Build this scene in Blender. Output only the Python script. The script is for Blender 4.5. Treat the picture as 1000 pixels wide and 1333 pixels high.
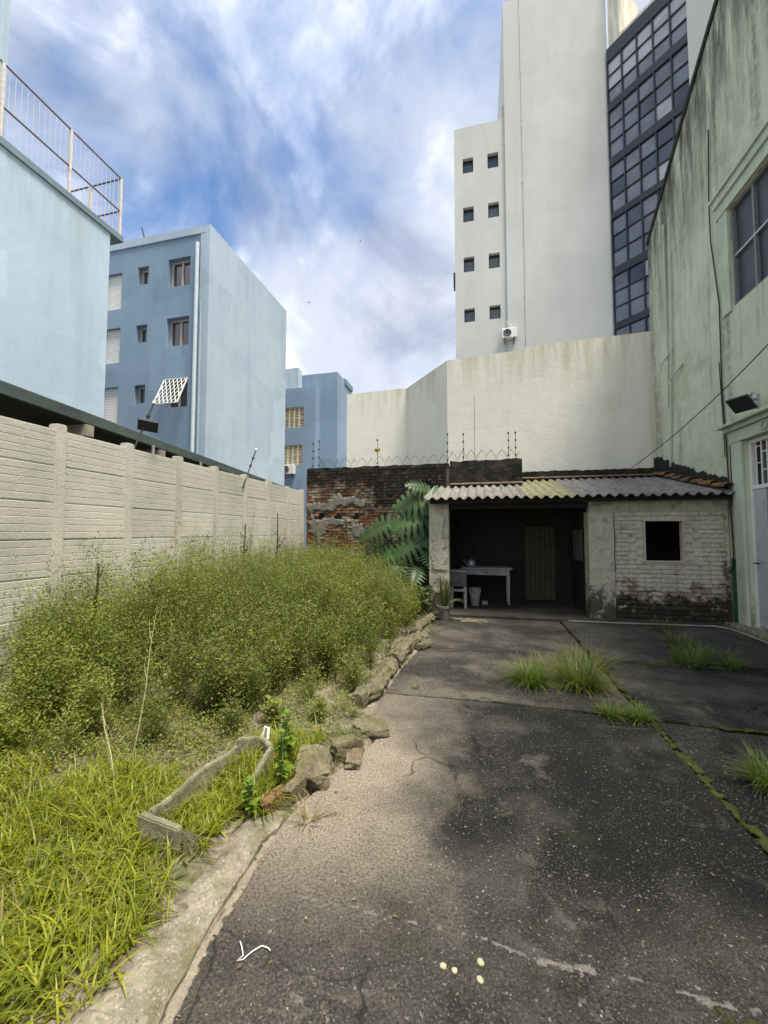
import bpy, bmesh, math, random
import numpy as np
from mathutils import Vector, Matrix, noise as mnoise

for o in list(bpy.data.objects):
    bpy.data.objects.remove(o)
scene = bpy.context.scene
COL = scene.collection
R = math.radians
random.seed(7)
rng = np.random.default_rng(7)

# ------------------------------------------------------------------ camera
YAW, PITCH, FOC, EYE = R(13.5), R(2.92), 520.0, 1.6
cam_d = bpy.data.cameras.new('camera')
cam = bpy.data.objects.new('camera', cam_d)
COL.objects.link(cam)
cam.location = (0, 0, EYE)
cam.rotation_euler = (R(90) + PITCH, 0, YAW)
cam_d.sensor_fit = 'HORIZONTAL'
cam_d.sensor_width = 36.0
cam_d.lens = 36.0 * FOC / 1000.0
cam_d.clip_start = 0.05
cam_d.clip_end = 3000
scene.camera = cam
scene.cycles.max_bounces = 4
scene.cycles.diffuse_bounces = 3
scene.cycles.transmission_bounces = 3

# ------------------------------------------------------------------ light
SUN_AZ, SUN_EL = (0.86, -0.51), R(70)
az = Vector((SUN_AZ[0], SUN_AZ[1])).normalized()
sdir = Vector((az.x * math.cos(SUN_EL), az.y * math.cos(SUN_EL), math.sin(SUN_EL)))
sun_d = bpy.data.lights.new('sun', 'SUN')
sun_d.energy = 3.0
sun_d.angle = R(18.0)
sun_d.color = (1.0, 0.94, 0.84)
sun = bpy.data.objects.new('sun', sun_d)
COL.objects.link(sun)
sun.location = (8, -6, 20)
sun.rotation_euler = sdir.to_track_quat('Z', 'Y').to_euler()

world = bpy.data.worlds.new('World')
scene.world = world
world.use_nodes = True
wn = world.node_tree
wn.nodes.clear()


SKY_A, SKY_B, SKY_R = (0.6, 9.3, 2.2), (7.7, 2.4, 1.3), (R(0), R(32), R(13))


def build_sky():
    N, L = wn.nodes, wn.links
    out = N.new('ShaderNodeOutputWorld')
    sky = N.new('ShaderNodeTexSky')
    sky.sky_type = 'NISHITA'
    sky.sun_disc = False
    sky.sun_elevation = SUN_EL
    sky.sun_rotation = math.atan2(az.x, az.y)
    sky.air_density = 1.0
    sky.dust_density = 0.3
    sky.ozone_density = 2.5
    hs = N.new('ShaderNodeHueSaturation')
    hs.inputs['Saturation'].default_value = 1.4
    L.new(sky.outputs[0], hs.inputs['Color'])
    b1 = N.new('ShaderNodeBackground')
    b1.inputs[1].default_value = 0.08
    L.new(hs.outputs[0], b1.inputs[0])
    tc = N.new('ShaderNodeTexCoord')
    sep = N.new('ShaderNodeSeparateXYZ')
    L.new(tc.outputs['Generated'], sep.inputs[0])

    def m(op, a, b=None, clamp=False):
        n = N.new('ShaderNodeMath')
        n.operation = op
        n.use_clamp = clamp
        for i, q in enumerate((a, b)):
            if q is None:
                continue
            if isinstance(q, (int, float)):
                n.inputs[i].default_value = q
            else:
                L.new(q, n.inputs[i])
        return n.outputs[0]
    comb = N.new('ShaderNodeCombineXYZ')
    L.new(sep.outputs[0], comb.inputs[0])
    L.new(sep.outputs[1], comb.inputs[1])
    L.new(m('MULTIPLY', m('MAXIMUM', sep.outputs[2], -0.1), 1.35), comb.inputs[2])

    def nz(scale, detail, rough, dist, loc, rot=(0, 0, 0), sc=(1, 1, 1)):
        mp = N.new('ShaderNodeMapping')
        mp.inputs['Location'].default_value = loc
        mp.inputs['Rotation'].default_value = rot
        mp.inputs['Scale'].default_value = sc
        L.new(comb.outputs[0], mp.inputs[0])
        n = N.new('ShaderNodeTexNoise')
        n.inputs['Scale'].default_value = scale
        n.inputs['Detail'].default_value = detail
        n.inputs['Roughness'].default_value = rough
        n.inputs['Distortion'].default_value = dist
        L.new(mp.outputs[0], n.inputs[0])
        return n.outputs[0]

    def ramp(f, stops, interp='EASE'):
        r = N.new('ShaderNodeValToRGB')
        r.color_ramp.interpolation = interp
        e = r.color_ramp.elements
        while len(e) < len(stops):
            e.new(0.5)
        for q, (p, c) in zip(e, stops):
            q.position = p
            q.color = (c[0], c[1], c[2], 1) if not isinstance(c, (int, float)) else (c, c, c, 1)
        L.new(f, r.inputs[0])
        return r.outputs[0]
    def nv(scale, detail, rough, dist, loc, rot, sc):
        return nz(scale, detail, rough, dist, loc, rot, sc)
    big = nv(1.25, 3, 0.5, 0.4, SKY_A, SKY_R, (1.0, 1.0, 0.7))
    fine = nv(3.6, 7, 0.56, 0.3, (0.4, 2.2, 0.3), SKY_R, (1.0, 1.0, 0.6))
    cov = m('ADD', m('MULTIPLY', big, 0.66), m('MULTIPLY', fine, 0.34))
    mask = ramp(cov, [(0.325, 0.0), (0.53, 1.0)])
    shade = nv(1.9, 7, 0.55, 0.6, SKY_B, SKY_R, (1.0, 1.0, 0.8))
    ccol = ramp(shade, [(0.36, (0.21, 0.235, 0.295)), (0.48, (0.33, 0.355, 0.41)), (0.59, (0.66, 0.665, 0.68))])
    b2 = N.new('ShaderNodeBackground')
    b2.inputs[1].default_value = 1.0
    L.new(ccol, b2.inputs[0])
    mx = N.new('ShaderNodeMixShader')
    L.new(m('ADD', m('MULTIPLY', mask, 0.86), 0.12), mx.inputs[0])
    L.new(b1.outputs[0], mx.inputs[1])
    L.new(b2.outputs[0], mx.inputs[2])
    L.new(mx.outputs[0], out.inputs[0])


build_sky()
vs = scene.view_settings
scene.display_settings.display_device = 'sRGB'
vs.view_transform = 'Standard'
vs.look = 'None'
vs.exposure = 1.3
vs.gamma = 1.0
vs.use_curve_mapping = False


# ------------------------------------------------------------------ measuring helpers
def ray(u, v):
    X = (u - 500) / FOC
    yu = (666.5 - v) / FOC
    Y = math.cos(PITCH) - yu * math.sin(PITCH)
    Z = math.sin(PITCH) + yu * math.cos(PITCH)
    return Vector((X * math.cos(YAW) - Y * math.sin(YAW), X * math.sin(YAW) + Y * math.cos(YAW), Z))


def on(u, v, ax, val):
    d = ray(u, v)
    o = Vector((0, 0, EYE))
    return o + d * ((val - o[ax]) / d[ax])


# ------------------------------------------------------------------ object helpers
def tag(o, label, cat, group=None):
    o['label'] = label
    o['category'] = cat
    if group:
        o['group'] = group
    return o


def empty(name, loc=(0, 0, 0), rz=0.0):
    o = bpy.data.objects.new(name, None)
    COL.objects.link(o)
    o.location = loc
    o.rotation_euler = (0, 0, rz)
    o.empty_display_size = 0.2
    return o


def add(name, me, mat=None, parent=None):
    o = bpy.data.objects.new(name, me)
    COL.objects.link(o)
    if mat is not None and len(me.materials) == 0:
        me.materials.append(mat)
    if parent is not None:
        o.parent = parent
        bpy_loc = parent_world(parent)
        o.matrix_parent_inverse = bpy_loc.inverted()
    return o


def parent_world(o):
    m = Matrix.LocRotScale(o.location, o.rotation_euler, o.scale)
    if o.parent is not None:
        return parent_world(o.parent) @ o.matrix_parent_inverse @ m
    return m


class MB:
    def __init__(s):
        s.v, s.f = [], []

    def quad(s, a, b, c, d):
        n = len(s.v)
        s.v += [tuple(a), tuple(b), tuple(c), tuple(d)]
        s.f.append((n, n + 1, n + 2, n + 3))

    def box(s, x0, x1, y0, y1, z0, z1):
        n = len(s.v)
        s.v += [(x0, y0, z0), (x1, y0, z0), (x1, y1, z0), (x0, y1, z0), (x0, y0, z1), (x1, y0, z1), (x1, y1, z1), (x0, y1, z1)]
        for q in ((0, 3, 2, 1), (4, 5, 6, 7), (0, 1, 5, 4), (1, 2, 6, 5), (2, 3, 7, 6), (3, 0, 4, 7)):
            s.f.append(tuple(n + k for k in q))
        return s

    def obox(s, c, ax, ay, az_, hx, hy, hz):
        c, ax, ay, az_ = Vector(c), Vector(ax), Vector(ay), Vector(az_)
        n = len(s.v)
        for k in (-1, 1):
            for i, j in ((-1, -1), (1, -1), (1, 1), (-1, 1)):
                s.v.append(tuple(c + ax * hx * i + ay * hy * j + az_ * hz * k))
        for q in ((0, 3, 2, 1), (4, 5, 6, 7), (0, 1, 5, 4), (1, 2, 6, 5), (2, 3, 7, 6), (3, 0, 4, 7)):
            s.f.append(tuple(n + k for k in q))
        return s

    def bar(s, a, b, w, d, up=(0, 0, 1)):
        a, b = Vector(a), Vector(b)
        t = (b - a)
        ln = t.length
        t.normalize()
        up = Vector(up)
        x = t.cross(up)
        if x.length < 1e-4:
            x = t.cross(Vector((1, 0, 0)))
        x.normalize()
        y = x.cross(t)
        return s.obox((a + b) / 2, x, y, t, w / 2, d / 2, ln / 2)

    def tube(s, pts, r, n=6, r2=None, cap=True):
        pts = [Vector(p) for p in pts]
        base = len(s.v)
        m = len(pts)
        ref = None
        for i, p in enumerate(pts):
            t = (pts[min(i + 1, m - 1)] - pts[max(i - 1, 0)]).normalized()
            if ref is None:
                ref = t.cross(Vector((0.31, 0.17, 0.93)))
                if ref.length < 1e-3:
                    ref = t.cross(Vector((1, 0, 0)))
            x = (ref - t * ref.dot(t)).normalized()
            ref = x
            y = t.cross(x)
            rr = r if r2 is None else r + (r2 - r) * i / max(1, m - 1)
            for k in range(n):
                a = 2 * math.pi * k / n
                s.v.append(tuple(p + x * math.cos(a) * rr + y * math.sin(a) * rr))
        for i in range(m - 1):
            for k in range(n):
                a = base + i * n + k
                b = base + i * n + (k + 1) % n
                s.f.append((a, b, b + n, a + n))
        if cap:
            s.f.append(tuple(base + k for k in reversed(range(n))))
            s.f.append(tuple(base + (m - 1) * n + k for k in range(n)))
        return s

    def lathe(s, c, prof, n=16):
        c = Vector(c)
        base = len(s.v)
        for r, z in prof:
            for k in range(n):
                a = 2 * math.pi * k / n
                s.v.append((c.x + r * math.cos(a), c.y + r * math.sin(a), c.z + z))
        for i in range(len(prof) - 1):
            for k in range(n):
                a = base + i * n + k
                b = base + i * n + (k + 1) % n
                s.f.append((a, b, b + n, a + n))
        s.f.append(tuple(base + k for k in reversed(range(n))))
        s.f.append(tuple(base + (len(prof) - 1) * n + k for k in range(n)))
        return s

    def mesh(s, name, smooth=False):
        me = bpy.data.meshes.new(name)
        me.from_pydata(s.v, [], s.f)
        me.update()
        if smooth:
            me.polygons.foreach_set('use_smooth', [True] * len(me.polygons))
        return me

    def build(s, name, mat, parent=None, smooth=False, bevel=0.0):
        me = s.mesh(name, smooth)
        if bevel > 0:
            bm = bmesh.new()
            bm.from_mesh(me)
            bmesh.ops.bevel(bm, geom=list(bm.edges), offset=bevel, segments=1, affect='EDGES', profile=0.5)
            bm.to_mesh(me)
            bm.free()
        return add(name, me, mat, parent)


def np_mesh(name, V, F, col=None):
    V = np.ascontiguousarray(V, dtype=np.float32)
    F = np.ascontiguousarray(F, dtype=np.int32)
    me = bpy.data.meshes.new(name)
    me.vertices.add(len(V))
    me.vertices.foreach_set('co', V.ravel())
    me.loops.add(F.size)
    me.loops.foreach_set('vertex_index', F.ravel())
    me.polygons.add(len(F))
    me.polygons.foreach_set('loop_start', np.arange(len(F), dtype=np.int32) * F.shape[1])
    me.update(calc_edges=True)
    if col is not None:
        at = me.color_attributes.new('col', 'FLOAT_COLOR', 'POINT')
        c = np.ones((len(V), 4), dtype=np.float32)
        c[:, :3] = col
        at.data.foreach_set('color', c.ravel())
    return me


def rough_block(name, sx, sy, sz, seed, amp=0.12, cuts=3, sharp=2.4):
    """an irregular stone: a subdivided block whose vertices are pushed about by noise"""
    bm = bmesh.new()
    bmesh.ops.create_cube(bm, size=1.0)
    bmesh.ops.subdivide_edges(bm, edges=bm.edges[:], cuts=cuts, use_grid_fill=True)
    for v in bm.verts:
        p = v.co.copy()
        d = mnoise.noise_vector(p * sharp + Vector((seed * 3.1, seed * 1.7, 0)))
        d2 = mnoise.noise_vector(p * 7 + Vector((seed, 0, seed * 2.3)))
        p = p * 0.92 + p.normalized() * 0.05
        v.co = Vector(((p.x + d.x * amp + d2.x * amp * .3) * sx, (p.y + d.y * amp + d2.y * amp * .3) * sy, (p.z + d.z * amp + d2.z * amp * .3) * sz))
    me = bpy.data.meshes.new(name)
    bm.to_mesh(me)
    bm.free()
    return me


# ------------------------------------------------------------------ material helpers
class G:
    def __init__(s, name, rough=0.85, spec=0.3):
        s.m = bpy.data.materials.new(name)
        s.m.use_nodes = True
        s.nt = s.m.node_tree
        s.b = s.nt.nodes['Principled BSDF']
        s.b.inputs['Roughness'].default_value = rough
        s.b.inputs['Specular IOR Level'].default_value = spec
        s._pos = None

    def N(s, t, **kw):
        n = s.nt.nodes.new(t)
        for k, v in kw.items():
            setattr(n, k, v)
        return n

    def L(s, a, b):
        s.nt.links.new(a, b)

    def put(s, sock, v):
        if isinstance(v, (int, float)):
            sock.default_value = v
        elif isinstance(v, (tuple, list)):
            sock.default_value = (*v, 1) if len(v) == 3 and sock.type == 'RGBA' else v
        else:
            s.L(v, sock)

    def pos(s, scale=None, rot=None, loc=None, local=False):
        if local:
            src = s.N('ShaderNodeTexCoord').outputs['Object']
        else:
            if s._pos is None:
                s._pos = s.N('ShaderNodeNewGeometry').outputs['Position']
            src = s._pos
        if scale is None and rot is None and loc is None:
            return src
        mp = s.N('ShaderNodeMapping')
        if scale is not None:
            mp.inputs['Scale'].default_value = scale
        if rot is not None:
            mp.inputs['Rotation'].default_value = rot
        if loc is not None:
            mp.inputs['Location'].default_value = loc
        s.L(src, mp.inputs[0])
        return mp.outputs[0]

    def noise(s, scale, detail=5, rough=0.55, dist=0.0, vec=None):
        n = s.N('ShaderNodeTexNoise')
        n.inputs['Scale'].default_value = scale
        n.inputs['Detail'].default_value = min(detail, 5)
        n.inputs['Roughness'].default_value = rough
        n.inputs['Distortion'].default_value = dist
        s.L(vec if vec is not None else s.pos(), n.inputs['Vector'])
        return n.outputs[0]

    def voro(s, scale, vec=None, feature='F1', out='Distance'):
        n = s.N('ShaderNodeTexVoronoi', feature=feature)
        n.inputs['Scale'].default_value = scale
        s.L(vec if vec is not None else s.pos(), n.inputs['Vector'])
        return n.outputs[out]

    def ramp(s, f, a, b, va=0.0, vb=1.0, clamp=True):
        n = s.N('ShaderNodeMapRange')
        n.clamp = clamp
        n.inputs[1].default_value = a
        n.inputs[2].default_value = b
        n.inputs[3].default_value = va
        n.inputs[4].default_value = vb
        s.L(f, n.inputs[0])
        return n.outputs[0]

    def math(s, op, a, b=0.0, clamp=False):
        n = s.N('ShaderNodeMath', operation=op, use_clamp=clamp)
        s.put(n.inputs[0], a)
        s.put(n.inputs[1], b)
        return n.outputs[0]

    def mix(s, f, a, b, blend='MIX'):
        n = s.N('ShaderNodeMix', data_type='RGBA', blend_type=blend)
        s.put(n.inputs[0], f)
        s.put(n.inputs[6], a)
        s.put(n.inputs[7], b)
        return n.outputs[2]

    def xyz(s):
        n = s.N('ShaderNodeSeparateXYZ')
        s.L(s.pos(), n.inputs[0])
        return n.outputs

    def rand(s):
        return s.N('ShaderNodeObjectInfo').outputs['Random']

    def color(s, c):
        s.put(s.b.inputs['Base Color'], c)

    def bump(s, h, strength=0.4, dist=0.01):
        n = s.N('ShaderNodeBump')
        n.inputs['Strength'].default_value = strength
        n.inputs['Distance'].default_value = dist
        s.L(h, n.inputs['Height'])
        s.L(n.outputs[0], s.b.inputs['Normal'])


def m_plain(name, c, rough=0.6, spec=0.4, var=0.15, scale=12, metal=0.0):
    g = G(name, rough, spec)
    n = g.noise(scale, 5, 0.6)
    g.color(g.mix(g.ramp(n, 0.3, 0.7), tuple(x * (1 - var) for x in c), tuple(min(1, x * (1 + var)) for x in c)))
    g.b.inputs['Metallic'].default_value = metal
    g.bump(g.noise(scale * 6, 3), 0.15, 0.003)
    return g.m


def m_plaster(name, c, c2, stain=(0.12, 0.11, 0.09), stain_amt=0.5, scale=0.5, streak=(2.2, 2.2, 0.12), cut=(0.55, 0.75), top=None, bump=0.25, joints=None, fine=16, patches=0.0, tone=0.0):
    g = G(name, 0.9, 0.15)
    col = g.mix(g.ramp(g.noise(scale, 6, 0.6, 0.4), 0.35, 0.65), c, c2)
    col = g.mix(g.ramp(g.noise(scale * 7, 5, 0.65), 0.3, 0.75, 0.0, 0.35), col, tuple(x * 0.8 for x in c2))
    st = g.ramp(g.noise(1.0, 7, 0.65, 0.3, g.pos(streak)), cut[0], cut[1])
    st = g.math('MULTIPLY', st, g.ramp(g.noise(scale * 2.2, 3), 0.35, 0.65, 0.2, 1.0))
    col = g.mix(g.math('MULTIPLY', st, stain_amt), col, stain)
    if patches:              # old repairs: blocks of slightly different paint
        wob = g.N('ShaderNodeMixRGB')
        wob.inputs[0].default_value = 0.12
        g.L(g.pos(), wob.inputs[1])
        nn_ = g.N('ShaderNodeTexNoise')
        nn_.inputs['Scale'].default_value = 0.9
        g.L(g.pos(), nn_.inputs['Vector'])
        g.L(nn_.outputs['Color'], wob.inputs[2])
        vv = g.N('ShaderNodeTexVoronoi')
        vv.distance = 'CHEBYCHEV'
        vv.inputs['Scale'].default_value = 0.42
        g.L(wob.outputs[0], vv.inputs['Vector'])
        sp_ = g.N('ShaderNodeSeparateColor')
        g.L(vv.outputs['Color'], sp_.inputs[0])
        col = g.mix(g.ramp(sp_.outputs[0], 0.5, 1.0, 0.0, patches), col, tuple(min(1, q * 1.25) for q in c))
        col = g.mix(g.ramp(sp_.outputs[1], 0.6, 1.0, 0.0, patches), col, tuple(q * 0.72 for q in c2))
    if tone:
        col = g.mix(g.ramp(g.rand(), 0.0, 1.0, 0.0, tone), col, tuple(q * 0.6 for q in c2))
    if top is not None:      # algae running down from the wall head
        z0, z1, amt = top
        tz = g.ramp(g.xyz()[2], z0, z1)
        tn = g.ramp(g.noise(1.0, 7, 0.7, 0.2, g.pos((5, 5, 0.5))), 0.42, 0.66)
        col = g.mix(g.math('MULTIPLY', g.math('MULTIPLY', tz, tn), amt), col, stain)
    if joints is not None:   # hairline movement joints
        w = g.N('ShaderNodeMath', operation='FRACT')
        s_ = g.math('DIVIDE', g.xyz()[2], joints)
        g.L(s_, w.inputs[0])
        jl = g.ramp(w.outputs[0], 0.0, 0.02, 1.0, 0.0)
        jl = g.math('MULTIPLY', jl, g.ramp(g.noise(0.6, 3), 0.45, 0.6))
        col = g.mix(g.math('MULTIPLY', jl, 0.35), col, stain)
    g.color(col)
    h = g.math('ADD', g.noise(fine, 6, 0.65), g.math('MULTIPLY', g.noise(2.2, 4), 1.5))
    g.bump(h, bump, 0.02)
    return g.m


def m_leaf(name, tint, trans=0.35, rough=0.5):
    g = G(name, rough, 0.35)
    a = g.N('ShaderNodeAttribute', attribute_name='col')
    c = g.mix(1.0, a.outputs['Color'], tint, 'MULTIPLY')
    g.color(c)
    t = g.N('ShaderNodeBsdfTranslucent')
    g.L(g.mix(1.0, c, (1.25, 1.3, 0.6), 'MULTIPLY'), t.inputs[0])
    mx = g.N('ShaderNodeMixShader')
    mx.inputs[0].default_value = trans
    out = g.nt.nodes['Material Output']
    g.L(g.b.outputs[0], mx.inputs[1])
    g.L(t.outputs[0], mx.inputs[2])
    g.L(mx.outputs[0], out.inputs[0])
    return g.m


def m_glass(name, c, rough=0.06, metal=0.0):
    g = G(name, rough, 0.8)
    g.b.inputs['Metallic'].default_value = metal
    g.color(g.mix(g.ramp(g.noise(0.9, 3), 0.4, 0.6), c, tuple(x * 0.7 for x in c)))
    return g.m


MT = {}
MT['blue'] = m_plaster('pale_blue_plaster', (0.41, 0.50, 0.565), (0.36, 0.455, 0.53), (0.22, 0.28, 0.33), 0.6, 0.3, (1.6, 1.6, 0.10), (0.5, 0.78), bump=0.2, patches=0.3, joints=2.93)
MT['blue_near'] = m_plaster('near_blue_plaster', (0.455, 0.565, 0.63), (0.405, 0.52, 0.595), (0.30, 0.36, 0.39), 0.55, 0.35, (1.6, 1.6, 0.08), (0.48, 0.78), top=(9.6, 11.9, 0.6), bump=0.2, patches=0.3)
MT['blue_shaded'] = m_plaster('shaded_blue_plaster', (0.235, 0.325, 0.42), (0.20, 0.285, 0.38), (0.15, 0.20, 0.25), 0.6, 0.3, (1.6, 1.6, 0.10), (0.48, 0.76), bump=0.2, patches=0.3)  # darker copy of the blue, with the shade of the fronts in its colour
MT['blue_cap'] = m_plaster('grey_blue_coping', (0.20, 0.27, 0.30), (0.15, 0.21, 0.24), (0.08, 0.1, 0.1), 0.5, 0.8, bump=0.1)
MT['white'] = m_plaster('off_white_render', (0.59, 0.60, 0.565), (0.52, 0.535, 0.505), (0.30, 0.31, 0.28), 0.35, 0.13, (0.8, 0.8, 0.05), (0.48, 0.8), bump=0.15, joints=2.93, patches=0.10)
MT['cream'] = m_plaster('cream_plaster', (0.76, 0.74, 0.64), (0.70, 0.685, 0.595), (0.42, 0.38, 0.22), 0.45, 0.45, (2.5, 2.5, 0.16), (0.5, 0.82), top=(5.3, 6.6, 0.75), bump=0.25, patches=0.18)
MT['green'] = None
MT['navy'] = m_plain('dark_navy_metal', (0.012, 0.019, 0.03), 0.45, 0.5)
MT['dark'] = m_plain('dark_void', (0.012, 0.012, 0.013), 0.9, 0.1)
MT['pane'] = m_glass('blind_backed_glass', (0.17, 0.185, 0.22), 0.06, 0.4)
MT['pane2'] = m_glass('dark_window_glass', (0.05, 0.06, 0.075), 0.08)
MT['pane3'] = m_glass('pale_blind_glass', (0.40, 0.41, 0.44), 0.08, 0.3)
MT['pane4'] = m_glass('deep_blue_glass', (0.06, 0.075, 0.105), 0.05, 0.4)
MT['woodframe'] = m_plain('weathered_wood_frame', (0.50, 0.44, 0.36), 0.7, 0.3)
MT['whitepaint'] = m_plain('white_paint', (0.72, 0.71, 0.66), 0.55, 0.4, 0.1)
MT['metal'] = m_plain('galvanised_metal', (0.42, 0.43, 0.43), 0.45, 0.5, 0.15, 20, 0.6)
MT['black'] = m_plain('black_rubber', (0.02, 0.02, 0.02), 0.6, 0.4)
MT['rust'] = m_plain('rusty_wire', (0.10, 0.075, 0.055), 0.8, 0.3, 0.3)
MT['dim_white'] = m_plain('dimmed_white_paint', (0.33, 0.31, 0.265), 0.7, 0.2, 0.25, 9)  # white dimmed for the shade inside the shed; the outdoor pipe shares it
MT['dim_grey'] = m_plain('dimmed_grey_paint', (0.12, 0.115, 0.105), 0.7, 0.2, 0.25, 9)  # grey dimmed in colour for the same interior shade
MT['shutter'] = m_plain('cream_shutter', (0.62, 0.56, 0.40), 0.7, 0.3)
MT['yellow'] = m_plain('yellow_sign_enamel', (0.75, 0.50, 0.03), 0.5, 0.4)
MT['railing'] = m_plain('pale_painted_railing', (0.62, 0.57, 0.52), 0.6, 0.3, 0.2)
MT['pipe'] = m_plain('pale_blue_pipe', (0.50, 0.57, 0.61), 0.6, 0.3, 0.12, 3)
MT['pvc'] = m_plain('white_pvc', (0.72, 0.71, 0.68), 0.45, 0.4, 0.12)
MT['graypaint'] = m_plain('grey_door_paint', (0.42, 0.43, 0.44), 0.5, 0.4, 0.12, 4)


# ------------------------------------------------------------------ general builders
def facade(mb, O, s, n, L, z0, z1, holes, depth):
    """a wall face with real openings: cells between holes as quads, reveals going inwards"""
    O, s, n = Vector(O), Vector(s), Vector(n)
    ss = sorted({0.0, L} | {h[0] for h in holes} | {h[1] for h in holes})
    zs = sorted({z0, z1} | {h[2] for h in holes} | {h[3] for h in holes})
    P = lambda a, z, d=0.0: O + s * a + Vector((0, 0, z)) - n * d
    flip = s.cross(Vector((0, 0, 1))).dot(n) < 0

    def q(a, b, c, d):
        if flip:
            mb.quad(d, c, b, a)
        else:
            mb.quad(a, b, c, d)
    for i in range(len(ss) - 1):
        for j in range(len(zs) - 1):
            cs, cz = (ss[i] + ss[i + 1]) / 2, (zs[j] + zs[j + 1]) / 2
            if any(h[0] < cs < h[1] and h[2] < cz < h[3] for h in holes):
                continue
            q(P(ss[i], zs[j]), P(ss[i + 1], zs[j]), P(ss[i + 1], zs[j + 1]), P(ss[i], zs[j + 1]))
    for a, b, c, d in holes:
        q(P(a, c), P(b, c), P(b, c, depth), P(a, c, depth))
        q(P(a, d, depth), P(b, d, depth), P(b, d), P(a, d))
        q(P(a, c, depth), P(a, d, depth), P(a, d), P(a, c))
        q(P(b, c), P(b, d), P(b, d, depth), P(b, c, depth))


def window(parent, O, s, n, h, depth, fmat, gmat, fw=0.07, mull=0, name='window'):
    """frame in the recess, with its panes behind it"""
    O, s, n = Vector(O), Vector(s), Vector(n)
    a, b, c, d = h
    up = Vector((0, 0, 1))
    mb = MB()
    P = lambda x, z, dd: O + s * x + up * z - n * dd
    dd = depth - 0.04
    e = 0.004
    mb.obox(P((a + b) / 2, c + fw / 2 + e, dd), s, n, up, (b - a) / 2 - e, 0.03, fw / 2)
    mb.obox(P((a + b) / 2, d - fw / 2 - e, dd), s, n, up, (b - a) / 2 - e, 0.03, fw / 2)
    xs = [a + fw / 2 + e, b - fw / 2 - e] + [a + (b - a) * (k + 1) / (mull + 1) for k in range(mull)]
    for x in xs:
        mb.obox(P(x, (c + d) / 2, dd), s, n, up, fw / 2, 0.028, (d - c) / 2 - fw - e)
    w = mb.build(name, fmat, parent)
    edges = [a + fw] + [a + (b - a) * (k + 1) / (mull + 1) for k in range(mull)] + [b - fw]
    for k in range(mull + 1):
        p = MB().obox(P((edges[k] + edges[k + 1]) / 2, (c + d) / 2, depth - 0.012), s, n, up, (edges[k + 1] - edges[k]) / 2 + 0.02, 0.006, (d - c) / 2 - 0.01)
        p.build('pane', gmat, w)
    return w


def patch(mask, s0, s1, z0, z1, step, to3, thick, jit=0.35, seed=1):
    """an irregular plate (render, tar, moss) made of the grid cells where mask > 0, with side skirts"""
    ns, nz = int((s1 - s0) / step), int((z1 - z0) / step)
    rnd = random.Random(seed)
    J = {}

    def pt(i, j, d):
        if (i, j) not in J:
            J[(i, j)] = (s0 + (i + rnd.uniform(-jit, jit)) * step, z0 + (j + rnd.uniform(-jit, jit)) * step, rnd.uniform(0.75, 1.0))
        a, b, k = J[(i, j)]
        return to3(a, b, d * k)
    keep = {(i, j) for i in range(ns) for j in range(nz) if mask(s0 + (i + .5) * step, z0 + (j + .5) * step) > 0}
    V, F, idx = [], [], {}

    def vid(i, j, d):
        k = (i, j, d)
        if k not in idx:
            idx[k] = len(V)
            V.append(tuple(pt(i, j, thick if d else -0.004)))
        return idx[k]
    for i, j in keep:
        F.append((vid(i, j, 1), vid(i + 1, j, 1), vid(i + 1, j + 1, 1), vid(i, j + 1, 1)))
        for di, dj, e0, e1 in ((-1, 0, (i, j + 1), (i, j)), (1, 0, (i + 1, j), (i + 1, j + 1)), (0, -1, (i, j), (i + 1, j)), (0, 1, (i + 1, j + 1), (i, j + 1))):
            if (i + di, j + dj) not in keep:
                F.append((vid(*e0, 0), vid(*e1, 0), vid(*e1, 1), vid(*e0, 1)))
    me = bpy.data.meshes.new('patch')
    me.from_pydata(V, [], F)
    me.update()
    me.polygons.foreach_set('use_smooth', [True] * len(me.polygons))
    return me


def fbm(x, y, z=0.0, o=4):
    return mnoise.fractal(Vector((x, y, z)), 1.0, 2.0, o)


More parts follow.
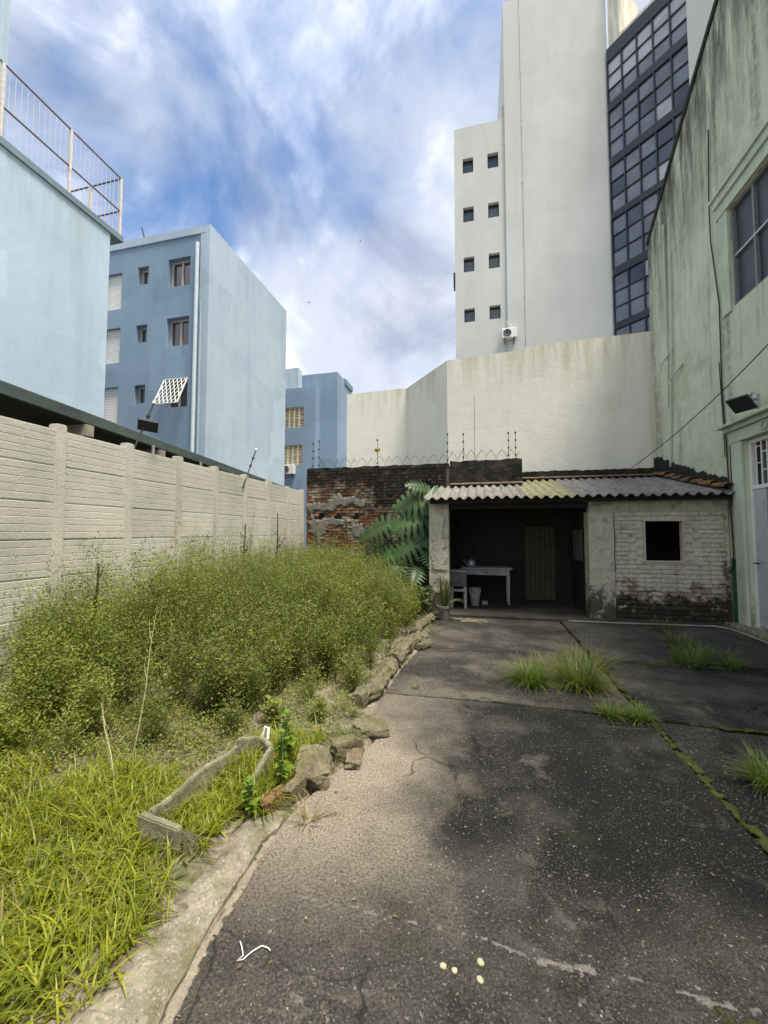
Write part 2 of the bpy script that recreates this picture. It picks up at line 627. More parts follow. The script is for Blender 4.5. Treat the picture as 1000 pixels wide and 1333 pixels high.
# ================================================================== THE SETTING
def m_paving(name, dark, light, speck=0.5, dust_and_light=True):
    g = G(name, 0.82, 0.3)
    x, y, z = g.xyz()
    big = g.noise(0.55, 5, 0.6, 0.6, g.pos((0.7, 1.25, 1), (0, 0, R(-14))))  # stretched bands: light and shade across the yard, put into the colour
    mid = g.noise(2.3, 7, 0.65, 0.5)
    f = g.math('ADD', g.math('MULTIPLY', big, 0.7), g.math('MULTIPLY', mid, 0.3))
    fx = g.math('ADD', f, g.ramp(x, -0.8, 0.7, 0.06, -0.055)) if dust_and_light else f  # bright left, dark right: dust and algae plus painted sun and shade
    col = g.mix(g.ramp(fx, 0.44, 0.57), dark, light)
    if dust_and_light:    # the near strip is worn down to brown aggregate, beyond a wandering edge
        ye = g.math('ADD', y, g.math('MULTIPLY', g.math('SUBTRACT', g.noise(1.1, 5, 0.6, 0.3, g.pos(loc=(2, 9, 0))), 0.5), 0.9))
        brown = g.mix(g.ramp(g.noise(4, 5, 0.7), 0.35, 0.65), (0.036, 0.032, 0.027), (0.105, 0.093, 0.077))
        col = g.mix(g.ramp(ye, 2.25, 1.75), col, brown)
        pale = g.ramp(g.noise(2.2, 5, 0.75, 0.6, g.pos(loc=(1, 4, 0))), 0.62, 0.70)
        col = g.mix(g.math('MULTIPLY', pale, g.ramp(y, 2.0, 1.6, 0.25, 0.8)), col, (0.30, 0.27, 0.21))
    if dust_and_light:  # kerb dust, made paler to stand in for sunlight on the left
        d = g.math('ADD', x, g.math('MULTIPLY', g.math('SUBTRACT', g.noise(1.6, 6, 0.6), 0.5), 1.5))
        dm = g.ramp(d, -0.10, -0.80)
        dm = g.math('MULTIPLY', dm, g.ramp(y, 1.5, 2.1, 0.1, 1.0))
        dm = g.math('MULTIPLY', dm, g.ramp(y, 3.6, 2.9, 0.45, 1.0))
        col = g.mix(g.math('MULTIPLY', dm, 0.95), col, (0.47, 0.39, 0.29))
    grit = g.noise(80, 4, 0.75)
    col = g.mix(g.ramp(grit, 0.36, 0.58, 0.75, 0.0), col, tuple(q * 0.3 for q in dark))
    sp = g.ramp(g.noise(105, 2, 0.6), 0.57, 0.64)
    sp = g.math('MULTIPLY', sp, g.ramp(g.noise(2.6, 4), 0.34, 0.6, 0.15, 1.0))
    col = g.mix(g.math('MULTIPLY', sp, speck * 0.8), col, (0.31, 0.285, 0.245))
    s2 = g.ramp(g.noise(46, 2, 0.6, 0.0, g.pos(loc=(5, 2, 0))), 0.65, 0.70)
    col = g.mix(g.math('MULTIPLY', s2, speck * 0.9), col, (0.50, 0.46, 0.38))
    st = g.ramp(g.noise(1.3, 5, 0.7, 0.8, g.pos((1, 1.6, 1), loc=(7, 1, 0))), 0.58, 0.72)
    col = g.mix(g.math('MULTIPLY', st, 0.35), col, (0.30, 0.27, 0.22))
    wv = g.N('ShaderNodeMixRGB')
    wv.inputs[0].default_value = 0.35
    nc = g.N('ShaderNodeTexNoise')
    nc.inputs['Scale'].default_value = 1.7
    nc.inputs['Detail'].default_value = 4
    g.L(g.pos(), nc.inputs['Vector'])
    g.L(g.pos(), wv.inputs[1])
    g.L(nc.outputs['Color'], wv.inputs[2])
    ce = g.voro(1.5, wv.outputs[0], 'DISTANCE_TO_EDGE')
    cr = g.math('MULTIPLY', g.ramp(ce, 0.0, 0.010, 1.0, 0.0), g.ramp(g.noise(0.9, 3, 0.5, 0, g.pos(loc=(4, 4, 0))), 0.50, 0.58))
    col = g.mix(g.math('MULTIPLY', cr, 0.8), col, (0.012, 0.012, 0.010))
    moss = g.ramp(g.noise(1.9, 7, 0.7, 0.3, g.pos(loc=(3.3, 1.1, 0))), 0.60, 0.72)
    col = g.mix(g.math('MULTIPLY', moss, 0.35), col, (0.045, 0.055, 0.018))
    g.color(col)
    h = g.math('ADD', grit, g.math('MULTIPLY', g.noise(14, 5), 1.6))
    g.bump(h, 1.0, 0.022)
    return g.m


MT['tar'] = m_paving('dark_mossy_screed', (0.009, 0.0089, 0.0083), (0.105, 0.096, 0.081))
MT['tar_front'] = m_paving('worn_brown_screed', (0.040, 0.033, 0.027), (0.13, 0.105, 0.082), 0.75)
MT['apron'] = m_paving('grey_concrete_apron', (0.045, 0.042, 0.035), (0.14, 0.13, 0.105), 0.3, False)
MT['screed_back'] = m_paving('grey_brown_screed', (0.035, 0.032, 0.025), (0.17, 0.148, 0.112), 0.5, False)


def m_soil():
    g = G('garden_soil', 0.95, 0.1)
    c = g.mix(g.ramp(g.noise(1.8, 6, 0.6), 0.38, 0.62), (0.07, 0.055, 0.035), (0.23, 0.185, 0.14))
    c = g.mix(g.ramp(g.noise(28, 4, 0.7), 0.4, 0.65), c, (0.30, 0.25, 0.2))
    c = g.mix(g.ramp(g.noise(4, 6, 0.7), 0.52, 0.66, 0, 0.7), c, (0.07, 0.09, 0.02))
    g.color(c)
    g.bump(g.noise(38, 6, 0.7), 0.9, 0.02)
    return g.m


def m_concrete(name, c1, c2, scale=5, moss=0.0):
    g = G(name, 0.9, 0.2)
    c = g.mix(g.ramp(g.noise(scale, 7, 0.65), 0.33, 0.67), c1, c2)
    c = g.mix(g.ramp(g.noise(scale * 12, 3, 0.7), 0.58, 0.7, 0, 0.7), c, tuple(min(.7, x * 1.9) for x in c2))
    c = g.mix(g.ramp(g.noise(scale * 9, 4, 0.7), 0.46, 0.3, 0, 0.7), c, tuple(x * 0.35 for x in c1))
    if moss:
        c = g.mix(g.ramp(g.noise(scale * .8, 6, 0.7, 0.2, g.pos(loc=(4, 2, 7))), 0.48, 0.64, 0, moss), c, (0.10, 0.105, 0.03))
    g.color(c)
    g.bump(g.math('ADD', g.noise(scale * 14, 5, 0.7), g.noise(scale * 3, 5)), 0.7, 0.015)
    return g.m


MT['soil'] = m_soil()
MT['kerb'] = m_concrete('weathered_kerb_concrete', (0.15, 0.128, 0.09), (0.34, 0.30, 0.225), 7, 0.55)
MT['mortar_pale'] = m_concrete('pale_mortar', (0.36, 0.31, 0.24), (0.48, 0.42, 0.33), 8)
MT['log'] = m_concrete('lichened_edging_concrete', (0.085, 0.072, 0.046), (0.21, 0.18, 0.115), 10, 0.6)
MT['stone'] = m_concrete('yellowish_rubble', (0.10, 0.082, 0.052), (0.25, 0.21, 0.135), 9, 0.6)
MT['redstone'] = m_concrete('orange_brick_rubble', (0.17, 0.085, 0.045), (0.29, 0.17, 0.09), 9, 0.3)
MT['fillet'] = m_concrete('sandy_mortar', (0.22, 0.185, 0.135), (0.33, 0.285, 0.21), 12)
MT['worn'] = m_concrete('worn_screed_ridge', (0.12, 0.11, 0.095), (0.22, 0.20, 0.17), 12)
MT['moss'] = m_concrete('joint_moss', (0.032, 0.04, 0.012), (0.085, 0.10, 0.022), 14)
MT['lichen'] = m_plain('pale_yellow_lichen', (0.34, 0.31, 0.20), 0.9, 0.1, 0.2, 40)

EDGE = [(-0.96, -4.0), (-1.0, 0.6), (-1.02, 1.18), (-1.06, 1.44), (-1.09, 1.93), (-1.05, 2.25), (-0.98, 2.56), (-0.82, 3.0), (-0.76, 3.3), (-0.95, 3.55), (-0.92, 4.58), (-0.79, 5.94), (-0.85, 7.54), (-0.9, 8.0)]


def edge_x(y):
    for (x0, y0), (x1, y1) in zip(EDGE, EDGE[1:]):
        if y <= y1:
            return x0 + (x1 - x0) * max(0, (y - y0) / (y1 - y0))
    return EDGE[-1][0]


gm = MB()
gm.quad((-700, -700, -0.12), (700, -700, -0.12), (700, 700, -0.12), (-700, 700, -0.12))
o = gm.build('ground', MT['soil'])
o['kind'] = 'structure'


def soil_z(x, y):
    d = edge_x(y) - x
    if d < 0.0:
        return -0.1
    base = min(0.07, 0.01 + d * 0.12)
    if 1.0 < y < 2.2:
        base = min(base, 0.03 + d * .05)
    return base + 0.05 * fbm(x * 1.3, y * 1.3) * min(1, d * 2) + 0.012 * fbm(x * 7, y * 7, 3)


xs = np.arange(-4.7, -0.6, 0.055)
ys = np.arange(-3.0, 9.66, 0.055)
V = [(x, y, soil_z(x, y)) for y in ys for x in xs]
nx = len(xs)
F = [(j * nx + i, j * nx + i + 1, (j + 1) * nx + i + 1, (j + 1) * nx + i) for j in range(len(ys) - 1) for i in range(nx - 1)]
o = add('garden_soil', np_mesh('garden_soil', np.array(V), np.array(F)), MT['soil'])
o['kind'] = 'structure'

pm = MB()
pm.quad((-1.0, -4, -0.028), (4.12, -4, -0.028), (4.12, 7.98, -0.028), (-0.85, 7.98, -0.028))
paving = pm.build('paving', MT['moss'])
paving['kind'] = 'structure'


def slab(poly, z, mat, seed, jit=0.009, step=0.1):
    rnd = random.Random(seed)
    pts = []
    for k in range(len(poly)):
        a, b = Vector(poly[k]), Vector(poly[(k + 1) % len(poly)])
        n = max(1, int((b - a).length / step))
        nr = Vector((b.y - a.y, a.x - b.x)).normalized()
        for i in range(n):
            p = a + (b - a) * i / n
            w = 0.0 if i == 0 else rnd.uniform(-1, 1) * jit + jit * 1.6 * fbm(p.x * 2.1 + seed, p.y * 2.1)
            pts.append(p + nr * w)
    bm = bmesh.new()
    vs_ = [bm.verts.new((p.x, p.y, z)) for p in pts]
    f = bm.faces.new(vs_)
    if f.normal.z < 0:
        f.normal_flip()
    r = bmesh.ops.extrude_face_region(bm, geom=[f])
    for e in r['geom']:
        if isinstance(e, bmesh.types.BMVert):
            e.co.z = z - 0.09
    # top face is the original one; flip bookkeeping left to recalc
    bmesh.ops.recalc_face_normals(bm, faces=bm.faces[:])
    top = [e for e in bm.edges if all(abs(v.co.z - z) < 1e-5 for v in e.verts)]
    bmesh.ops.bevel(bm, geom=top, offset=0.006, segments=1, affect='EDGES')
    bmesh.ops.triangulate(bm, faces=[q for q in bm.faces if len(q.verts) > 4])
    me = bpy.data.meshes.new('slab')
    bm.to_mesh(me)
    bm.free()
    return add('slab', me, mat, paving)


def left_edge(y0, y1):
    pts = [(edge_x(y0), y0)] + [p for p in EDGE if y0 < p[1] < y1] + [(edge_x(y1), y1)]
    return pts


YC = 1.69
slab(left_edge(-4, 3.95) + [(0.2, 3.98), (1.365, 3.93), (1.375, 3.2), (1.37, 2.5), (1.37, -4)], 0.0, MT['tar'], 2)
slab(left_edge(3.965, 5.62) + [(0.4, 5.66), (1.35, 5.6), (1.355, 3.955), (0.2, 3.996)], 0.004, MT['screed_back'], 3)
slab(left_edge(5.65, 7.95) + [(1.36, 7.95), (1.345, 5.625), (0.4, 5.685)], 0.002, MT['screed_back'], 4)
slab([(1.41, -4), (4.1, -4), (4.1, 1.66), (1.41, 1.66)], -0.004, MT['tar_front'], 5)
slab([(1.42, 1.70), (4.1, 1.70), (4.1, 3.80), (2.5, 3.84), (1.43, 3.91)], -0.006, MT['tar'], 6, 0.016)
slab([(1.42, 3.96), (2.5, 3.89), (4.1, 3.85), (4.1, 5.55), (2.6, 5.60), (1.39, 5.55)], 0.0, MT['tar'], 7, 0.016)
slab([(1.39, 5.58), (2.6, 5.63), (2.70, 6.2), (2.80, 7.95), (1.39, 7.95)], 0.02, MT['apron'], 8, 0.014)
slab([(2.64, 5.63), (4.1, 5.58), (4.1, 7.95), (2.84, 7.95), (2.74, 6.2)], 0.035, MT['apron'], 9, 0.014)


def joint_moss(p0, p1, w, seed, lo=-0.1, zt=0.012):
    p0, p1 = Vector(p0), Vector(p1)
    L = (p1 - p0).length
    t = (p1 - p0) / L
    n = Vector((-t.y, t.x))

    def mask(s, q):
        return w * (0.45 + 1.3 * fbm(s * 2.3 + seed, seed * 1.3) + 1.3 * fbm(s * 11, q * 11, seed)) - abs(q) + lo * w

    def to3(s, q, d):
        p = p0 + t * s + n * q
        return Vector((p.x, p.y, d))
    me = patch(mask, 0, L, -w * 2, w * 2, 0.022, to3, zt, 0.4, seed)
    ob = add('joint_moss', me, MT['moss'])
    ob['kind'] = 'stuff'
    tag(ob, ['green moss growing along the long straight paving joint', 'moss strip in the cross joint toward the green building', 'moss patches in the joint before the grey apron slabs', 'moss by the worn joint near the foreground lichen spots'][seed % 4], 'moss')


joint_moss((1.40, 1.75), (1.385, 5.5), 0.036, 0, 0.05, 0.006)
joint_moss((1.42, 3.93), (4.0, 3.84), 0.028, 1, -0.1, 0.006)
joint_moss((1.5, 5.58), (4.0, 5.59), 0.03, 2, -0.1)
joint_moss((0.75, 1.60), (1.15, 1.62), 0.05, 3, -0.35, 0.004)



def kerb_mesh():
    V, F = [], []
    ys_ = np.arange(-1.5, 2.13, 0.022)
    us_ = [0.0, 0.0, 0.03, 0.1, 0.2, 0.3, 0.4, 0.5, 0.6, 0.7, 0.8, 0.9, 0.96, 1.0, 1.0]
    n_ = len(us_)
    for y in ys_:
        xl_ = -1.30 + (0.03 * (y - 1.2) if y < 1.2 else 0.085 * (y - 1.2)) + 0.02 * fbm(y * 3, 1.0) + 0.01 * fbm(y * 11, 5.0)
        xr_ = edge_x(y) - 0.012 + 0.010 * fbm(y * 7, 2.0)
        if y > 2.0:
            xl_ += (y - 2.0) * 0.4
        for k, u in enumerate(us_):
            x = xl_ + (xr_ - xl_) * u
            z = 0.050 - 0.022 * (abs(u - 0.45) * 2) ** 3 + 0.016 * fbm(x * 5, y * 5, 1) + 0.008 * fbm(x * 22, y * 22, 2) + 0.005 * fbm(x * 55, y * 55, 4)
            if mnoise.noise(Vector((x * 9, y * 9, 6))) > 0.42:
                z -= 0.012
            if k in (0, n_ - 1):
                z = -0.08
            V.append((x, y, z))
    for j in range(len(ys_) - 1):
        for i in range(n_ - 1):
            a_ = j * n_ + i
            F.append((a_, a_ + 1, a_ + n_ + 1, a_ + n_))
    last = (len(ys_) - 1) * n_
    me = bpy.data.meshes.new('kerb')
    me.from_pydata(V, [], F + [tuple(last + i for i in range(n_))])
    me.update()
    return me


kerb = add('kerb', kerb_mesh(), MT['kerb'])
kerb['kind'] = 'structure'
add('mortar_fillet', patch(lambda s, q: 0.020 * (1 + 0.7 * fbm(s * 5, 1.0)) - abs(q) + 0.012 * fbm(s * 20, q * 20), 0.4, 2.0, -0.05, 0.05, 0.012,
                           lambda s, q, d: Vector((edge_x(s) + 0.004 + q, s, d + 0.001)), 0.004, 0.4, 2), MT['fillet'], kerb)


def worn_line(s, q):
    return 0.007 * (0.5 + 2.6 * fbm(s * 2.2, 7.0)) - abs(q - 0.02 * fbm(s * 3, 2.0)) + 0.014 * fbm(s * 16, q * 16, 2)


add('worn_mortar', patch(worn_line, -1.0, 1.35, -0.08, 0.08, 0.012, lambda s, q, d: Vector((s, 1.705 + q - (0.03 if s > 0 else 0) * min(1, max(0, s) * 6), d)), 0.002, 0.4, 4), MT['worn'], paving)

# ================================================================== TALL WHITE BUILDING (y = 24.3)
TB = empty('tower_block', (3, 27, 0))
tag(TB, 'tall off-white tower with small square windows and a slanted dark glass front', 'building')
TY = 24.3
X0, X1, X2 = -1.3, 1.75, 7.48
rows = [(23.94, 24.9), (20.78, 21.72), (17.58, 18.52), (14.42, 15.26)]
holes = []
for za, zb in rows:
    holes += [(0.52, 1.16, za, zb), (2.02, 2.66, za, zb)]
mb = MB()
facade(mb, (X0, TY, 0), (1, 0, 0), (0, -1, 0), X1 - X0, 0, 26.95, holes, 0.28)
mb.quad((X0, TY, 0), (X0, TY, 26.95), (X0, TY + 9, 26.95), (X0, TY + 9, 0))
mb.quad((X0, TY, 26.95), (X1, TY, 26.95), (X1, TY + 9, 26.95), (X0, TY + 9, 26.95))
mb.build('wall', MT['white'], TB)
for k, h in enumerate(holes):
    window(TB, (X0, TY, 0), (1, 0, 0), (0, -1, 0), h, 0.28, MT['navy'], MT['pane2'], 0.05)
mb = MB()
mb.box(X1, X2, TY - 0.12, TY + 9, 0, 34.4)
mb.build('tower_wall', MT['white'], TB)
mb = MB()
mb.box(X1 - 0.14, X1 + 0.25, TY + 0.15, TY + 0.5, 26.95, 28.0)
mb.build('vent_pipe', MT['white'], TB)
mb = MB()
mb.tube([(2.72, TY - 0.14, 6), (2.75, TY - 0.14, 20), (2.72, TY - 0.14, 34.3)], 0.013, 5)
for z in (12, 15.5, 19, 22.5, 26, 29.5):
    mb.box(2.70, 2.76, TY - 0.16, TY - 0.12, z, z + 0.10)
mb.build('lightning_conductor', MT['graypaint'], TB)
mb = MB()
mb.box(X0 - 0.12, X0 - 0.001, TY + 0.2, TY + 0.7, 16.9, 17.8)
mb.build('side_duct', MT['navy'], TB)
# slanted glazed front
gd = Vector((1, -1, 0)).normalized()
gn = Vector((-1, -1, 0)).normalized()
gO = Vector((X2, TY - 0.15, 0))
GL = 3.95
floors = [(13.22, 15.93), (16.37, 19.21), (19.57, 22.35), (22.81, 25.63), (26.09, 28.61)]
floors = [(10.05, 12.86)] + floors
ncol = 5
for k, (za, zb) in enumerate(floors):
    nb = floors[k + 1][0] if k + 1 < len(floors) else 29.42
    b = MB().obox(gO + gd * (GL / 2) + Vector((0, 0, (zb + nb) / 2)), gd, gn, (0, 0, 1), GL / 2, 0.10, (nb - zb) / 2)
    b.build('spandrel', MT['navy'], TB)
    fr = MB()
    for c in range(ncol + 1):
        fr.obox(gO + gd * (GL * c / ncol) + Vector((0, 0, (za + zb) / 2)), gd, gn, (0, 0, 1), 0.03, 0.085, (zb - za) / 2)
    for q in (1, 2):
        fr.obox(gO + gd * (GL / 2) + Vector((0, 0, za + (zb - za) * q / 3)), gd, gn, (0, 0, 1), GL / 2, 0.06, 0.024)
    w = fr.build('window_frame', MT['navy'], TB)
    for c in range(ncol):
        for q in range(3):
            mt = random.choices([MT['pane'], MT['pane3'], MT['pane4']], (6, 0.8, 2))[0]
            if k == len(floors) - 1:
                mt = MT['pane3'] if q > 0 else MT['pane']
            elif q == 0 and c > 2 and random.random() < 0.5:
                mt = MT['pane3']
            ctr = gO + gd * (GL * (c + .5) / ncol) + Vector((0, 0, za + (zb - za) * (q + .5) / 3))
            tl = random.uniform(-0.03, 0.03)
            g2 = (gd + gn * tl).normalized()
            MB().obox(ctr - gn * 0.02, g2, gn, (0, 0, 1), GL / ncol / 2 - 0.03, 0.008, (zb - za) / 6 - 0.02).build('pane', mt, w)
b = MB().obox(gO - gn * 4.0 + gd * (GL / 2) + Vector((0, 0, 14.6)), gd, gn, (0, 0, 1), GL / 2, 3.9, 14.6)
b.build('glazed_core', MT['white'], TB)
# roof terrace: cream return wall, parapet with slots, slanting beam
b = MB()
b.obox(gO + gd * (GL / 2) - gn * 0.35 + Vector((0, 0, 29.85)), gd, gn, (0, 0, 1), GL / 2, 0.12, 0.16)
for c in range(7):
    b.obox(gO + gd * (GL * (c + .3) / 7) - gn * 0.35 + Vector((0, 0, 29.55)), gd, gn, (0, 0, 1), 0.09, 0.1, 0.16)
b.build('parapet', MT['cream'], TB)
b = MB()
b.obox(gO - gn * 1.2 + gd * 0.35 + Vector((0, 0, 31.2)), gd, gn, (0, 0, 1), 0.3, 1.1, 1.9)
b.build('terrace_wall', MT['cream'], TB)
b = MB()
b.obox(gO + gd * (GL / 2 - 0.2) - gn * 0.2 + Vector((0, 0, 33.6)), gd, gn, (0, 0, 1), GL / 2 + 0.5, 0.25, 0.25)
b.build('terrace_beam', MT['white'], TB)
b = MB()
b.obox(gO + gd * (GL + 1.29) - gn * 1.0 + Vector((0, 0, 17)), gd, gn, (0, 0, 1), 1.28, 1.25, 17)
b.build('end_pier', MT['white'], TB)


def air_con(p, n, s, label, w=0.9):
    """outdoor unit: case, fan grille ring, bracket; p is the middle of the back face"""
    p, n, s = Vector(p), Vector(n), Vector(s)
    up = Vector((0, 0, 1))
    root = empty('air_conditioner', p - up * w * 0.36)
    tag(root, label, 'air conditioner')
    c = MB().obox(p + n * 0.2, s, n, up, w / 2, 0.16, w * 0.34).build('case', MT['whitepaint'], root, bevel=0.02)
    fc = p + n * 0.365 - s * w * 0.14
    f_ = MB()
    ring = [fc + s * math.cos(a) * w * 0.27 + up * math.sin(a) * w * 0.27 for a in np.linspace(0, 2 * math.pi, 17)]
    f_.tube(ring, 0.018, 5, cap=False)
    for r_ in (0.1, 0.18):
        f_.tube([fc + s * math.cos(a) * w * r_ + up * math.sin(a) * w * r_ for a in np.linspace(0, 2 * math.pi, 13)], 0.01, 4, cap=False)
    f_.build('fan_guard', MT['graypaint'], root)
    d = MB()
    n0 = len(d.v)
    d.v += [tuple(fc - n * 0.002)] + [tuple(q - n * 0.002) for q in ring[:-1]]
    d.f += [(0, 1 + k, 1 + (k + 1) % 16) for k in range(16)]
    d.build('fan', MT['dark'], root)
    for k in (-1, 1):
        b_ = MB()
        b_.bar(p + s * k * w * 0.3 - up * (w * 0.34 + 0.03), p + s * k * w * 0.3 + n * 0.36 - up * (w * 0.34 + 0.03), 0.05, 0.05)
        b_.bar(p + s * k * w * 0.3 - up * (w * 0.34 + 0.26) + n * 0.02, p + s * k * w * 0.3 + n * 0.3 - up * (w * 0.34 + 0.04), 0.04, 0.04)
        b_.build('bracket', MT['navy'], root)
    return root


a = air_con((1.76 + 0.05, TY - 0.125, 13.25), (0, -1, 0), (1, 0, 0), 'white air conditioner hung on the tall white tower below a window', 0.85)
mb = MB()
mb.tube([(1.35, TY - 0.05, 15.1), (1.55, TY - 0.2, 14.6), (1.6, TY - 0.2, 14.1), (1.95, TY - 0.25, 13.7)], 0.025, 5)
mb.build('hose', MT['graypaint'], a)

# ================================================================== CREAM PARTY WALL
CW = empty('cream_party_wall', (1.6, 11.3, 0))
tag(CW, 'high cream plastered party wall rising behind the shed roof', 'wall')
mb = MB()


def wall_run(mb, p, q, z0, za, zb, th):
    p, q = Vector((*p, 0)), Vector((*q, 0))
    t = (q - p).normalized()
    n = Vector((-t.y, t.x, 0))
    a, b = p, q
    c, d = q + n * th, p + n * th
    k = len(mb.v)
    for w_, z in ((a, za), (b, zb), (c, zb), (d, za)):
        mb.v.append((w_.x, w_.y, z0))
        mb.v.append((w_.x, w_.y, z))
    for i in range(4):
        j = (i + 1) % 4
        mb.f.append((k + 2 * i, k + 2 * j, k + 2 * j + 1, k + 2 * i + 1))
    mb.f.append((k + 1, k + 3, k + 5, k + 7))


wall_run(mb, (1.17, 11.15), (4.7, 11.15), 0, 6.60, 6.69, 0.25)
mb.build('wall_panel', MT['cream'], CW)
mb = MB()
wall_run(mb, (-0.85, 11.14), (1.168, 11.14), 0, 6.44, 6.53, 0.25)
mb.build('wall_panel', MT['cream'], CW)
mb = MB()
wall_run(mb, (-2.33, 13.0), (-0.852, 11.141), 0, 6.44, 6.44, 0.25)
mb.build('wall_panel', MT['cream'], CW)
mb = MB()
wall_run(mb, (-4.45, 13.0), (-2.332, 13.0), 0, 6.40, 6.44, 0.25)
mb.build('wall_panel', MT['cream'], CW)

# ================================================================== BLUE APARTMENT BLOCKS (face x = -12.07)
BX = -12.07
NB = empty('near_apartment_block', (-15, 5, 0))
tag(NB, 'pale blue windowless block wall with a rooftop safety railing', 'building')
mb = MB()
mb.box(-20, BX, -8, 10.52, 0, 11.72)
mb.build('wall', MT['blue_near'], NB)
mb = MB()
mb.box(-20, BX + 0.06, -8, 10.98, 11.722, 11.92)
mb.build('roof_slab', MT['blue_cap'], NB)
mb = MB()
mb.box(-19, -12.45, -8, 7.62, 11.922, 18)
mb.build('stair_tower', MT['blue_near'], NB)
rx, ry0, ry1, rz0, rz1 = BX + 0.0, 3.4, 10.86, 11.92, 13.96
for y in (5.5, 7.3, 9.1, 10.86):
    MB().bar((rx, y, rz0), (rx, y, rz1), 0.07, 0.07).build('railing_post', MT['railing'], NB)
for x in (-13.4, -14.9):
    MB().bar((x, ry1, rz0), (x, ry1, rz1), 0.07, 0.07).build('railing_post', MT['railing'], NB)
for z in (rz1, 12.78):
    MB().bar((rx, ry0, z), (rx, ry1 + 0.03, z), 0.035, 0.035).build('rail', MT['rust'], NB)
    MB().bar((rx - 0.02, ry1, z + 0.004), (-15.5, ry1, z + 0.004), 0.035, 0.035).build('rail', MT['rust'], NB)
for k in range(50):
    y = ry0 + 0.15 * k
    if y < ry1 - 0.05 and all(abs(y - q) > 0.06 for q in (5.5, 7.3, 9.1)):
        MB().bar((rx, y, rz0), (rx, y, rz1 - 0.02), 0.009, 0.009).build('baluster', MT['railing'], NB)
for k in range(20):
    x = rx - 0.17 * (k + 1)
    MB().bar((x, ry1, rz0), (x, ry1, rz1 - 0.02), 0.009, 0.009).build('baluster', MT['railing'], NB)

MBK = empty('middle_apartment_block', (-15, 19, 0))
tag(MBK, 'blue apartment block with recessed wooden windows and a white drainpipe', 'building')
MY, MZ = 15.6, 15.95
O_ = Vector((-24.0, MY, 0))
big = [(9.62, 10.86, 13.27, 14.66), (9.62, 10.86, 10.38, 11.76), (9.62, 10.86, 7.42, 8.79)]
small = [(7.86, 8.50, 13.65, 14.55), (7.86, 8.50, 10.76, 11.64), (7.86, 8.50, 7.75, 8.68)]
left = [(5.9, 6.92, 12.6, 14.45), (5.9, 6.92, 9.9, 11.66), (5.9, 6.92, 6.6, 8.7)]
mb = MB()
facade(mb, O_, (1, 0, 0), (0, -1, 0), -12.07 - -24.0 - 0.25, 0, MZ, big + small + left, 0.3)
mb.quad((-24, MY, MZ), (BX, MY, MZ), (BX, 23.1, MZ), (-24, 23.1, MZ))
mb.quad((BX - 0.25, MY, 0), (BX - 0.25, MY, MZ), (BX - 0.25, MY - 0.05, MZ), (BX - 0.25, MY - 0.05, 0))
mb.build('front_wall', MT['blue_shaded'], MBK)
mb = MB()
mb.box(BX - 0.5, BX - 0.25, MY - 0.05, 23.05, 0, MZ - 0.004)
mb.box(BX - 0.2499, BX, MY - 0.06, 23.1, 0, MZ + 0.03)
mb.build('side_wall', MT['blue'], MBK)
mb = MB()
mb.box(-22, BX - 0.255, MY - 0.06, MY + 0.15, MZ - 0.32, MZ + 0.04)
mb.build('coping', MT['blue'], MBK)
for h in big[:2]:
    window(MBK, O_, (1, 0, 0), (0, -1, 0), h, 0.3, MT['woodframe'], MT['pane2'], 0.1, 1)
window(MBK, O_, (1, 0, 0), (0, -1, 0), big[2], 0.3, MT['woodframe'], MT['pane2'], 0.1, 1)
for h in small:
    window(MBK, O_, (1, 0, 0), (0, -1, 0), h, 0.3, MT['woodframe'], MT['pane2'], 0.12)
for k, h in enumerate(left):
    sh = MB()
    a, b, c, d = h
    nsl = 16
    for q in range(nsl):
        z = c + (d - c) * (q + .5) / nsl
        sh.obox((O_.x + (a + b) / 2, MY + 0.16, z), (1, 0, 0), (0, 1, 0), (0, 0, 1), (b - a) / 2 - 0.01, 0.02, (d - c) / nsl / 2 - 0.008)
    sh.box(O_.x + a, O_.x + b, MY + 0.2, MY + 0.22, c, d)
    sh.build('roller_shutter', MT['pvc'], MBK)
# leaning lattice over the lowest big window
h = big[2]
gx0, gx1 = O_.x + h[0] - 0.02, O_.x + h[1] + 0.02
P = lambda a, b: Vector((gx0 + (gx1 - gx0) * a, MY - 0.03 - 0.62 * (1 - b), 7.42 + 1.35 * b))
gr = MB()
for k in range(-4, 10):
    for sgn in (1, -1):
        pts = []
        for b in (0.0, 1.0):
            pts.append((k / 6.0 + sgn * 0.55 * (b - 0.5), b))
        (a0, b0), (a1, b1) = pts
        seg = []
        for t in np.linspace(0, 1, 21):
            aa = a0 + (a1 - a0) * t
            if -0.001 <= aa <= 1.001:
                seg.append((aa, b0 + (b1 - b0) * t))
        if len(seg) > 1:
            gr.tube([P(*seg[0]), P(*seg[-1])], 0.018, 4)
for a, b in (((0, 0), (1, 0)), ((0, 1), (1, 1)), ((0, 0), (0, 1)), ((1, 0), (1, 1))):
    gr.tube([P(*a), P(*b)], 0.028, 4)
gr.build('window_grille', MT['whitepaint'], MBK)
mb = MB()
mb.tube([(-12.72, MY - 0.1, 0), (-12.70, MY - 0.1, 15.15)], 0.09, 8)
mb.build('drainpipe', MT['pipe'], MBK)
mb = MB()
mb.tube([(-12.47, MY - 0.07, 0), (-12.47, MY - 0.07, 12.3)], 0.035, 6)
mb.build('drainpipe', MT['blue'], MBK)
mb = MB()
mb.tube([(-16.2, MY + 0.4, MZ), (-16.25, MY + 0.4, MZ + 0.5), (-16.4, MY + 0.4, MZ + 1.0)], 0.03, 5)
mb.build('roof_aerial', MT['navy'], MBK)

